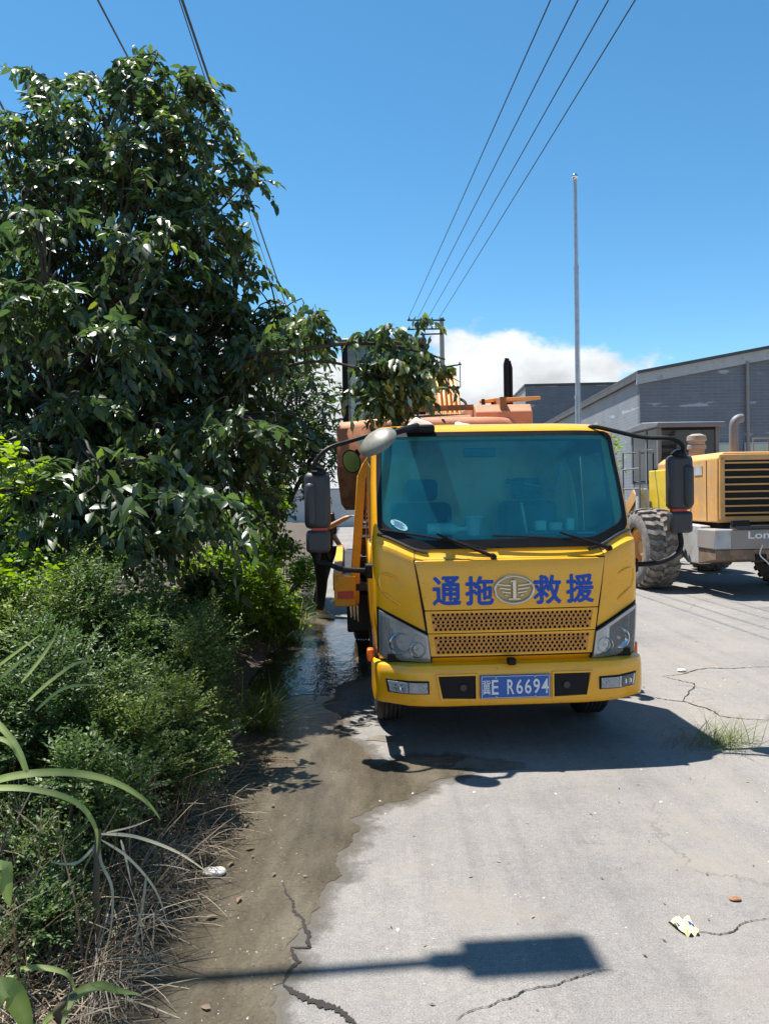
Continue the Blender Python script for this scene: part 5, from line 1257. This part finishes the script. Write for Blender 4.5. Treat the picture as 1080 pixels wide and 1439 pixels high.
tp = lambda px, py, Y: tuple(at(px, py, Y))
K = 1.24
tk_ = lambda px, py, Y: tuple(at(px, py, Y*K))
tb = (-3.3, 8.5, bank_z(-3.3, 8.5))
lob = [  # (centre, radii, twigs)
 (tk_(150,185,6.6), (.80,.75,.58), 150), (tk_(62,215,6.8), (.75,.8,.58), 135), (tk_(232,205,6.4), (.50,.6,.55), 90),
 (tk_(170,330,6.3), (.95,.8,.75), 210), (tk_(280,330,6.4), (.40,.6,.65), 100), (tk_(20,360,6.6), (.9,.9,.9), 150),
 (tk_(120,480,6.1), (1.0,.85,.75), 210), (tk_(265,470,6.3), (.58,.7,.60), 130), (tk_(-90,480,6.4), (.9,1.0,1.0), 110),
 (tk_(325,480,6.5), (.48,.6,.42), 90), (tk_(392,455,6.7), (.36,.35,.26), 50),
 (tk_(60,600,6.0), (.8,.7,.6), 150), (tk_(220,590,6.0), (.75,.6,.50), 150), (tk_(335,585,6.4), (.46,.5,.42), 85),
 (tk_(130,690,5.5), (.75,.5,.35), 110), (tk_(235,690,5.6), (.42,.4,.30), 75), (tk_(325,680,6.8), (.50,.5,.45), 70), (tk_(20,690,5.3), (.6,.5,.5), 80),
 (tk_(205,108,6.5), (.26,.3,.22), 14), (tk_(275,125,6.4), (.20,.3,.20), 14), (tk_(60,112,6.8), (.25,.3,.22), 12), (tk_(150,735,4.9), (.45,.25,.14), 24), (tk_(350,230,6.5), (.12,.2,.10), 5), (tk_(250,730,5.0), (.25,.2,.12), 12)]
for (px_, py_) in ((205,75),(232,95),(45,92),(100,105),(165,92),(285,108),(330,205),(345,250),(362,240),(318,170),(335,360),(372,375),(350,320),(130,100),(300,140),(352,395),(265,100)):
    lob.append((tk_(px_,py_,6.5), (.10,.14,.09), 4))
for (px_, py_, Y, n_) in ((125,680,4.15,13),(225,685,4.1,12),(265,730,4.1,7),(55,655,4.2,13),(175,640,4.3,12),(70,405,4.85,20),(150,455,4.85,20),(20,440,4.9,16),(330,590,5.1,18),(250,605,5.0,18),(385,600,5.5,14),(110,560,4.8,12),(215,330,5.2,16),(60,300,5.3,16)):
    lob.append((tk_(px_,py_,Y), (.34,.22,.13), n_))
lob = [(c, tuple(K*q for q in r), int(n*.92)) for c, r, n in lob]
main = make_tree('broadleaf_tree', 'large glossy dark green broadleaf tree leaning over the road edge', tb, (-3.1,8.2,1.6), lob, .150, M_LEAF, 3, m=16, droop=.58, r0=.16, twigL=(.35,.65))
# long bough reaching out over the truck cab, part of the same tree
rg = np.random.default_rng(21); B = np.array(tb); mb = MB()
bough = bez([Vector(tp(250,560,8.0))-Vector(B), Vector(tp(340,505,7.2))-Vector(B), Vector(tp(420,492,6.7))-Vector(B), Vector(tp(500,482,6.7))-Vector(B), Vector(tp(570,490,6.75))-Vector(B), Vector(tp(625,505,6.8))-Vector(B)], 6)
mb.tube(bough, [.03-.022*i/(len(bough)-1) for i in range(len(bough))], 7)
bough2 = bez([Vector(tp(270,580,8.0))-Vector(B), Vector(tp(360,530,7.2))-Vector(B), Vector(tp(440,508,6.7))-Vector(B), Vector(tp(510,520,6.6))-Vector(B), Vector(tp(560,540,6.65))-Vector(B)], 6)
mb.tube(bough2, [.022-.016*i/(len(bough2)-1) for i in range(len(bough2))], 7)
mb.build('bough', M_BARK, main, smooth=80)
bs, ds, us, ss = [], [], [], []
for (c, r, n) in [(tp(540,500,6.7),(.26,.3,.22),52),(tp(575,520,6.75),(.24,.3,.24),46),(tp(520,545,6.65),(.20,.25,.22),34),(tp(594,500,6.8),(.12,.2,.16),16),(tp(545,462,6.7),(.18,.2,.10),14),
                  (tp(590,444,6.8),(.10,.1,.04),4),(tp(505,465,6.7),(.10,.12,.06),6),(tp(440,440,6.7),(.16,.2,.12),16),(tp(400,470,6.9),(.25,.25,.2),24),(tp(360,500,7.3),(.3,.3,.25),26),(tp(450,470,6.7),(.16,.15,.08),8),(tp(622,515,6.8),(.10,.12,.04),4),(tp(560,565,6.75),(.26,.2,.12),18)]:
    c = np.array(c)-B; d = unit(rg.normal(0,1,(n,3))); P = c + d*(.35+.65*rg.random((n,1)))*np.array(r)
    D = unit(d*.5+rg.normal(0,.4,(n,3))+np.array([.15,0,.0])); L = rg.uniform(.16,.32,n)
    b, dd, u, s = sprigs(P-D*L[:,None]*.5, D, L, 9, .125, rg, .85, .75)
    bs.append(b); ds.append(dd); us.append(u); ss.append(s)
b, d, u, s = map(np.concatenate, (bs, ds, us, ss)); V, Fc, rn = scatter(b, d, u, s, tpl_ovate(), rg.random(len(b)))
np_mesh('bough_leaves', V, Fc, M_LEAF, main, rn)
# trees farther along the bank
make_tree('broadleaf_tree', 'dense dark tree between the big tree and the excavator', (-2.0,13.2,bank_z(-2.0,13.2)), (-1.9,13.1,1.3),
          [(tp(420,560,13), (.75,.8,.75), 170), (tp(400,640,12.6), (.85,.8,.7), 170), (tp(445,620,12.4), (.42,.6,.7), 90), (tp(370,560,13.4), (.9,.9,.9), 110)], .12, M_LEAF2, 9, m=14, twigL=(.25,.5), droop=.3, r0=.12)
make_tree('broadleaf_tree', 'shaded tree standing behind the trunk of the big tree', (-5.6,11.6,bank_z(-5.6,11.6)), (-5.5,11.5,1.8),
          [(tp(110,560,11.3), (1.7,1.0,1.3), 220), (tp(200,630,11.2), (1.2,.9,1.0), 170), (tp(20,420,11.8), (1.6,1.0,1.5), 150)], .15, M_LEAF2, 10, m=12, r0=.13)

# shrubs
def make_shrub(name, label, cx, cy, rx, ry, h, leaf, n, mat, seed, m=12, L=(.10,.22), group=None, tpl=None, droop=.12, stems=9, cat='shrub', lean=0):
    rg = np.random.default_rng(seed); z0 = bank_z(cx, cy)-.03; t = thing(name, label, cat, (cx, cy, z0), 0, group)
    k = max(6, n//95); cl = []
    d = unit(rg.normal(0,1,(k,3))); d[:,2] = np.abs(d[:,2]); cc = d*np.array([rx,ry,h])*rg.uniform(.45,1.04,(k,1)); cc[:,2] += .05*h
    cc[:,0] += lean*cc[:,2]
    idx = rg.integers(0,k,n); dd = unit(rg.normal(0,1,(n,3))+np.array([0,0,.35])); rad = rg.uniform(.07,.17,k)[idx]*max(rx,h)
    P = cc[idx] + dd*rad[:,None]*(.3+.7*rg.random((n,1))); P[:,2] = np.maximum(P[:,2], .02)
    D = unit(dd*.7 + unit(P)*.5 + rg.normal(0,.35,(n,3)) + np.array([0,0,.35])); Ls = rg.uniform(*L, n)
    b, dr, u, s = sprigs(P, D, Ls, m, leaf, rg, .8, droop, .15, .7)
    V, Fc, rn = scatter(b, dr, u, s, tpl or tpl_diamond(), np.clip(rg.random(len(b))*.55 + np.repeat(rg.random(k)[idx], m)*.5 - .04, 0, 1))
    np_mesh('foliage', V, Fc, mat, t, rn)
    mb = MB()
    for i in range(min(k, stems)):
        e = cc[i]; mb.tube([Vector((rg.normal(0,.05),rg.normal(0,.05),-.02)), Vector(e*.5)+Vector((0,0,.06)), Vector(e)], [.012,.008,.004], 5, caps=False)
    for i in rg.choice(n, min(n, 60), replace=False):
        j = idx[i]; mb.tube([Vector(cc[j]), Vector(P[i]), Vector(P[i]+D[i]*Ls[i])], [.004,.003,.002], 4, caps=False)
    mb.build('stems', M_BARK, t, smooth=80)
    return t
gs = 'small leaved shrubs along the bank'
shr = [  # px, py of the clump centre, depth, rx, height scale, label
 (60,840,4.6,.55,.50,'small leaved shrub under the drooping lower boughs, beside the yellowing vine'), (190,820,5.0,.55,.48,'tallest small leaved shrub below the drooping boughs'), (245,900,4.7,.38,.34,'small leaved shrub leaning toward the wet road'),
 (40,960,3.7,.42,.42,'small leaved shrub behind the upright reed blades'), (150,950,4.0,.42,.42,'grey green shrub in the middle of the thicket'), (240,985,4.2,.34,.32,'small leaved shrub next to the bright grass tuft'),
 (90,1040,3.3,.34,.34,'low shrub above the long arching reed leaf'), (210,1045,3.6,.32,.32,'low shrub above the heap of dry straw'), (-40,880,4.2,.5,.55,'shrub at the outer end of the thicket'), (20,1180,2.7,.22,.16,'sprig of small leaves among the dry stems'), (270,950,5.2,.30,.30,'shaded shrub behind the bright grass tuft'), (285,890,6.4,.40,.36,'dark shrub in the shade of the big tree')]
for i, (px_, py_, Y, r_, hh, lab) in enumerate(shr):
    p = at(px_, py_, Y); x = min(p.x, edge_x(Y)-r_*1.0); gz = bank_z(x, Y); h = max(.25, p.z+hh*.45-gz)
    make_shrub('shrub', lab, x, Y, r_, r_*.9, h, .036 if Y > 3 else .030, int(1250*(r_*h)/.35)+160, (M_SHRUB2 if i in (0,2,5,7,8) else M_SHRUB), 40+i, m=13, group=gs, stems=12)
make_shrub('vine_bush', 'bright lime green leafy bush beside the person', -1.74, 9.7, .62, 1.35, 1.72, .085, 1900, M_LIME, 71, m=10, L=(.15,.32), cat='bush', droop=.3, tpl=tpl_ovate(.6,.1,.1))
make_shrub('vine_bush', 'lime green bush against the dark far tree', -1.65, 12.2, .55, 1.0, 1.75, .075, 700, M_LIME, 72, m=10, L=(.15,.32), cat='bush', droop=.3, tpl=tpl_ovate(.6,.1,.1))
make_shrub('vine_bush', 'dark shaded bush between the big tree and the lime bush', -2.0, 8.0, .65, .9, 1.05, .06, 800, M_LEAF2, 73, m=10, L=(.15,.3), cat='bush', droop=.3, tpl=tpl_ovate(.6,.1,.1))
make_shrub('vine_bush', 'yellowish green vine climbing over the thicket of shrubs', at(30,770,4.7).x, 4.7, .55, .4, 1.42, .055, 330, M_LIME, 74, m=8, L=(.12,.25), cat='vine', droop=.3, tpl=tpl_ovate(.6,.1,.1))
make_shrub('vine_bush', 'lime leaved climber at the outer edge of the thicket', at(-30,690,4.9).x, 4.9, .35, .35, 1.75, .075, 220, M_LIME, 75, m=8, L=(.15,.3), cat='vine', droop=.3, tpl=tpl_ovate(.6,.1,.1))
make_shrub('vine_bush', 'tall weedy bush showing just over the cab roof by the building', at(838,600,19).x, 19, .55, .5, 2.7, .14, 260, M_LIME, 77, m=8, L=(.3,.5), cat='bush', droop=.2, tpl=tpl_ovate(.4,.1,.1))
# backdrop growth higher up the bank, too deep in shade to tell apart
rg = np.random.default_rng(99); n = 5200
x = rg.uniform(-12,-2.6,n); y = rg.uniform(5.5,26,n); keep = x < np.array([edge_x(v) for v in y])-1.1-.10*(y-5); x, y = x[keep], y[keep]; n = len(x)
zt2 = .3 + rg.random(n)**.8*(1.7+.10*(y-5)); P = np.stack([x,y,zt2],1)
D = unit(rg.normal(0,1,(n,3))+np.array([0,0,.3])); L = rg.uniform(.3,.7,n); b, d, u, s = sprigs(P, D, L, 10, .16, rg, .9, .4)
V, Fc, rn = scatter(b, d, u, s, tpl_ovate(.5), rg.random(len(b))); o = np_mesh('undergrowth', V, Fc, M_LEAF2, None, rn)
tag(o, 'mass of shaded undergrowth filling the bank behind the trees', 'undergrowth', kind='stuff')

# grass, reeds, straw
def tuft(name, label, cx, cy, n, h, mat, seed, spread=.12, lean=(0,0), w=.02, cat='grass', group=None, z=None, droop=.5):
    rg = np.random.default_rng(seed); t = thing(name, label, cat, (cx, cy, bank_z(cx,cy)-.01 if z is None else z), 0, group)
    b = np.zeros((n,3)); b[:,:2] = rg.normal(0,spread*.35,(n,2)); d = rg.normal(0,.42,(n,3)); d[:,2] = rg.uniform(.6,1.2,n); d[:,0] += lean[0]; d[:,1] += lean[1]
    up = np.array([0,0,1.0])+rg.normal(0,.3,(n,3)); d = unit(d)
    up = unit(up - d*np.sum(up*d,1,keepdims=True))
    V, Fc, rn = scatter(b, d, up, h*rg.uniform(.45,1.1,n), tpl_blade(w, 5, droop), rg.random(n))
    np_mesh('blades', V, Fc, mat, t, rn); return t
p = Vector((-1.02,5.75,0)); tuft('grass_tuft', 'bright green grass tuft at the road edge beside the wet concrete', p.x, p.y, 220, .46, M_GRASS, 5, .24, (.30,-.15), .022, 'grass')
p = on_ground(300, 1010); tuft('grass_tuft', 'thin grass tuft in front of the bright tuft', p.x, p.y, 60, .30, M_GRASS, 6, .16, (.2,-.1), .024)
p = on_ground(1012, 1043); tuft('weed_clump', 'low grey green weed clump growing from the cracked concrete', p.x, p.y, 240, .22, M_GRASS, 7, .30, (.2,0), .022, 'weed', z=-.012, droop=.6)
p = on_ground(960, 1046); tuft('weed_clump', 'darker sprawl of weed beside the low clump', p.x, p.y, 70, .16, M_DEAD, 8, .25, (.2,0), .025, 'weed', z=-.012, droop=.6)
for k in range(4):
    p = on_ground(400+10*k, 905-14*k); tuft('grass_tuft', ['grass at the foot of the lime bush, third clump away from the person','grass at the foot of the lime bush, second clump away from the person','grass at the foot of the lime bush, next to the person','grass behind the person at the foot of the lime bush'][k], p.x-.12, p.y, 110, .38, M_GRASS, 30+k, .4, (.2,-.1), .03, group='grass at the foot of the lime bush')
tuft('grass_tuft', 'grass sprouting at the building corner behind the truck cab', at(865,590,22).x, 22, 200, 1.6, M_GRASS, 90, 1.6, (0,0), .03, z=2.6) if False else None
def strip(path, w, name, mat, parent, o, seed=0, fold=.25, n=6):
    P = bez([Vector(q)-o for q in path], n); V = []; k = len(P); rg = random.Random(seed); r0 = rg.random()
    for i, q in enumerate(P):
        t = (P[min(i+1,k-1)]-P[max(i-1,0)]).normalized(); sd = t.cross(Vector((0,-.55,.83))); sd.normalize(); up = sd.cross(t); f = i/(k-1)
        ww = w*min(1,.45+f*3)*max(0.02,(1-f**3))
        V += [q-sd*ww+up*ww*fold, q, q+sd*ww+up*ww*fold]
    T = []
    for i in range(k-1):
        a = 3*i; T += [(a,a+1,a+4),(a,a+4,a+3),(a+1,a+2,a+5),(a+1,a+5,a+4)]
    return np_mesh(name, np.array([tuple(q) for q in V]), np.array(T), mat, parent, np.clip(np.tile([r0,r0+.45,r0],k)+np.repeat(np.random.default_rng(seed).normal(0,.12,k),3),0,1), smooth=True)
def reed(label, root, leaves, stem=None, mat=None):
    o = Vector(root); t = thing('reed_plant', label, 'reed', o)
    for i, (path, w) in enumerate(leaves): strip([at(*q) for q in path], w, 'leaf', mat or M_REED, t, o, i*7+3)
    if stem: MB().tube(bez([Vector(q)-o for q in stem],5), .012, 8).build('stem', M_STRAW, t, smooth=80)
    return t
rt = Vector((-1.42,2.5,bank_z(-1.42,2.5)-.02))
reed('reed with two long green leaves arching toward the road', rt, [
  ([(-60,1125,2.5),(0,1096,2.5),(80,1086,2.52),(150,1096,2.55),(200,1122,2.58),(226,1152,2.6)], .016),
  ([(-60,1118,2.45),(0,1108,2.45),(60,1112,2.46),(110,1130,2.48),(135,1165,2.5),(136,1200,2.5)], .012),
  ([(-30,990,2.7),(-10,1010,2.6),(25,1050,2.55),(45,1100,2.5)], .012), ([(-40,1030,2.6),(10,1042,2.6),(28,1065,2.6),(40,1100,2.6)], .009)],
  [rt, rt+Vector((.02,0,.3)), at(-60,1122,2.48)])
rt = Vector((-1.75,3.05,bank_z(-1.75,3.05)-.02))
reed('reed with pale upright blades standing in the shrubs', rt, [
  ([(-30,985,3.0),(0,955,3.0),(45,918,3.0),(78,896,3.0)], .015), ([(30,960,3.05),(55,930,3.05),(75,900,3.05),(88,870,3.05)], .012),
  ([(40,985,3.0),(75,955,3.0),(110,932,3.0),(145,930,3.0)], .012), ([(50,1000,2.95),(90,968,2.95),(140,962,2.95)], .010), ([(-20,950,3.1),(20,920,3.1),(60,890,3.1)], .012)], [rt, rt+Vector((.01,0,.35)), at(-20,975,3.0)])
rt = on_ground(140, 1330, .1)
reed('broken reed with bleached drooping leaves over the straw', rt, [
  ([(138,1170,2.85),(142,1210,2.8),(158,1250,2.75),(155,1310,2.7),(140,1360,2.65)], 0.0055), ([(140,1180,2.85),(110,1212,2.8),(70,1212,2.8)], 0.0066),
  ([(140,1172,2.86),(190,1176,2.9),(250,1198,2.92),(300,1232,2.92)], 0.0072), ([(142,1180,2.85),(180,1205,2.85),(218,1250,2.8),(238,1305,2.76)], 0.0050),
  ([(206,1230,2.8),(200,1275,2.75),(188,1330,2.7)], 0.0050), ([(170,1180,2.9),(178,1210,2.85),(185,1245,2.8)], 0.0044), ([(150,1170,2.9),(185,1162,2.95),(215,1150,3.0)], 0.0044)], [rt, at(135,1280,2.75), at(138,1165,2.85)], M_BLEACH)
rt = on_ground(90, 1440, .1)
reed('small reed with a curled green leaf near the water edge', rt, [
  ([(60,1439,2.3),(105,1400,2.35),(140,1386,2.38),(165,1392,2.4),(198,1398,2.42)], .017), ([(25,1362,2.4),(60,1360,2.4),(95,1370,2.4),(108,1398,2.4)], .009), ([(105,1400,2.35),(95,1420,2.3),(85,1450,2.25)], .010)], [rt, at(80,1420,2.32), at(108,1398,2.36)])
rt = Vector((-1.02,1.92,bank_z(-1.02,1.92)))
reed('broad green leaf poking up at the near end of the bank', rt, [([(-25,1470,1.95),(-5,1400,1.95),(15,1395,1.98),(35,1430,2.0),(45,1475,2.0)], .034), ([(-30,1310,2.2),(0,1225,2.2),(8,1240,2.2),(14,1275,2.2)], .03)], [rt, at(-25,1470,1.95)])
# dry straw and dead stems heaped along the edge (too many to count)
rg = np.random.default_rng(55); Ps = []; 
n = 3600; yy = rg.uniform(2.0,5.0,n); xx = np.array([edge_x(v) for v in yy]) - np.abs(rg.normal(.02,.16,n)) + rg.normal(.03,.05,n)
zz_ = np.array([bank_z(a,b) for a, b in zip(xx,yy)]) + rg.random(n)**2*.16*np.exp(-((yy-3.0)/.9)**2)+.005
d = rg.normal(0,1,(n,3)); d[:,2] = rg.uniform(-.25,.55,n); d = unit(d); up = np.array([0,0,1.0])+rg.normal(0,.4,(n,3)); up = unit(up-d*np.sum(up*d,1,keepdims=True))
V, Fc, rn = scatter(np.stack([xx,yy,zz_],1), d, up, rg.uniform(.08,.34,n), tpl_blade(.017,4,.4), rg.random(n))
o = np_mesh('dry_straw', V, Fc, M_STRAW, None, rn); tag(o, 'heap of dry straw and dead stems along the road edge', 'straw', kind='stuff')
# tangled standing dead stems and fine growth inside the thicket
n = 1500; yy = rg.uniform(1.7,5.5,n); xx = np.array([edge_x(v) for v in yy]) - rg.uniform(.05,1.0,n); zz_ = np.array([bank_z(a,b) for a, b in zip(xx,yy)])
d = rg.normal(0,.5,(n,3)); d[:,2] = rg.uniform(.5,1.2,n); d = unit(d); up = rg.normal(0,1,(n,3)); up = unit(up-d*np.sum(up*d,1,keepdims=True))
V, Fc, rn = scatter(np.stack([xx,yy,zz_],1), d, up, rg.uniform(.15,.55,n), tpl_blade(.018,5,.5), rg.random(n))
o = np_mesh('dead_stems', V, Fc, M_DEAD, None, rn); tag(o, 'tangle of brown dead stems standing in the bank growth', 'stems', kind='stuff')
n = 4600; yy = rg.uniform(1.6,11.5,n); xx = np.array([edge_x(v) for v in yy]) - rg.uniform(.12,1.6,n); zz_ = np.array([bank_z(a,b) for a, b in zip(xx,yy)])
P = np.stack([xx,yy,zz_+.02],1); D = unit(rg.normal(0,.6,(n,3))+np.array([0,0,1.0])); L = rg.uniform(.08,.26,n)
b, dd, u, s = sprigs(P, D, L, 7, .032, rg, .9, .15); V, Fc, rn = scatter(b, dd, u, s, tpl_diamond(.55), rg.random(len(b)))
o = np_mesh('ground_cover', V, Fc, M_SHRUB, None, rn); tag(o, 'low leafy ground cover over the bank', 'ground cover', kind='stuff')
# fallen leaves and grit
n = 170; yy = rg.uniform(1.9,9,n); xx = np.array([edge_x(v) for v in yy]) + np.abs(rg.normal(0,.22,n)); zz_ = np.full(n,.006)
d = rg.normal(0,1,(n,3)); d[:,2] = rg.uniform(-.02,.15,n); up = np.array([0,0,1.0])+rg.normal(0,.25,(n,3))
V, Fc, rn = scatter(np.stack([xx,yy,zz_],1), d, up, rg.uniform(.02,.055,n), tpl_ovate(.5,.2,.1), rg.random(n)); o = np_mesh('fallen_leaves', V, Fc, M_DEAD, None, rn); tag(o, 'dead leaves and scraps washed along the water edge', 'leaves', kind='stuff')
M_WSTONE = plain('wet_stone', (.20,.175,.145), .35, 0, .4, 30)
def grit(name, label, xs, ys, sizes, mat, seed, z=0):
    rg = np.random.default_rng(seed); Vt = np.array([(0,0,.55),(1,0,0),(.3,.9,0),(-.8,.6,0),(-.9,-.5,0),(.3,-1,0)]); T = np.array([(0,1,2),(0,2,3),(0,3,4),(0,4,5),(0,5,1)])
    n = len(xs); a = rg.uniform(0,6.28,n); c, s = np.cos(a), np.sin(a); Q = Vt[None]*rg.uniform(.6,1.3,(n,6,1))*sizes[:,None,None]
    X = Q[...,0]*c[:,None]-Q[...,1]*s[:,None]*.7+xs[:,None]; Y = Q[...,0]*s[:,None]+Q[...,1]*c[:,None]*.7+ys[:,None]; Z = Q[...,2]+z
    F = (T[None]+(np.arange(n)*6)[:,None,None]).reshape(-1,3); o = np_mesh(name, np.stack([X,Y,Z],2).reshape(-1,3), F, mat, None, np.repeat(rg.random(n),6)); return tag(o, label, 'gravel', kind='stuff')
n = 420; yy = rg.uniform(1.8,6.5,n); xx = np.array([edge_x(v) for v in yy]) + rg.uniform(.05,.55,n); grit('wet_grit', 'small stones scattered through the shallow water', xx, yy, rg.uniform(.002,.0045,n)*rg.choice([1,1,1,1.8],n), M_WSTONE, 3, -.003)
n = 1500; yy = rg.uniform(2.2,14,n); xx = rg.uniform(-.1,8,n); grit('loose_grit', 'loose grit and pebbles over the concrete', xx, yy, rg.uniform(.002,.007,n)*rg.choice([1,1,1,2.2],n), M_STONE, 4, -.005)
n = 260; yy = rg.uniform(2.3,9,n); xx = rg.uniform(-.1,5,n); d = rg.normal(0,1,(n,3)); d[:,2] = .03
V, Fc, rn = scatter(np.stack([xx,yy,np.full(n,-.002)],1), d, np.tile(np.array([0,0,1.0]),(n,1)), rg.uniform(.012,.035,n), tpl_diamond(.35), rg.random(n)); o = np_mesh('leaf_scraps', V, Fc, M_DEAD, None, rn); tag(o, 'tiny dry leaf scraps on the concrete', 'leaves', kind='stuff')
# single small things lying on the road
def lump(name, label, cat, px_, py_, r_, mat, seed, flat=.45, z=-.006):
    rr_ = random.Random(seed); p = on_ground(px_, py_); o = thing(name, label, cat, (p.x,p.y,z))
    mb = MB(); mb.grid(lambda u, v: (r_*math.cos(u)*math.sin(v), r_*.7*math.sin(u)*math.sin(v), r_*flat*(1+math.cos(v))*.5*(1+.15*math.sin(3*u))), [2*math.pi*i/14 for i in range(14)], [math.pi*j/7+.001 for j in range(8)], closed_u=True)
    mb.build('stone_body' if cat == 'stone' else 'body', mat, o, smooth=60); return o
lump('stone', 'flat brown stone on the concrete beside the crumpled wrapper', 'stone', 1032, 1263, .026, M_EXCD, 1, .5)
lump('stone', 'pale stone on the yard beside the truck corner', 'stone', 957, 943, .045, M_CLOUDW, 2, .6)
lump('stone', 'grey stone at the water edge by the straw heap', 'stone', 301, 1228, .055, M_CLOUDW, 3, .6)
lump('stone', 'whitish slab of stone at the foot of the grass tuft', 'stone', 345, 1018, .12, M_CLOUDW, 4, .25)
p = on_ground(962, 1303); o = thing('wrapper', 'small crumpled pale yellow wrapper with blue marks on the concrete', 'wrapper', (p.x,p.y,-.005), R(10))
M_WRAP = plain('pale_yellow_wrapper', (.80,.72,.38), .4, 0, .15, 40); rr_ = random.Random(8)
MB().grid(lambda u, v: (u*.042*(1-.45*(v<0)*(-v)), v*.055, .012+.010*math.sin(5*u+3*v)+.006*math.cos(9*v)), [-1+i/4 for i in range(9)], [-1+i/4 for i in range(9)]).build('wrapper_sheet', M_WRAP, o, smooth=0)
for s in (-1,1): MB().grid(lambda u, v: (s*.024+u*.013, -.002+v*.008, .0135+.010*math.sin(5*(s*.024+u*.013)/.042+3*(-.002+v*.008)/.055)+.006*math.cos(9*(-.002+v*.008)/.055)), [-1+i/3 for i in range(7)], [-1+i/2 for i in range(5)]).build('blue_mark', M_BLUE, o, smooth=0)
for k, (a, b) in enumerate((((345,1071),(415,1070)),((335,1088),(425,1080)))):
    A, B_ = on_ground(*a), on_ground(*b); o = thing('twig', ['reddish dry twig lying across the wet concrete','dark twig lying across the wet concrete'][k], 'twig', A)
    MB().tube([Vector((0,0,.008)), (B_-A)*.5+Vector((0,.01,.014)), (B_-A)+Vector((0,0,.008))], [.006,.005,.003], 6).build('twig_stem', M_BARK if k else M_EXCD, o)
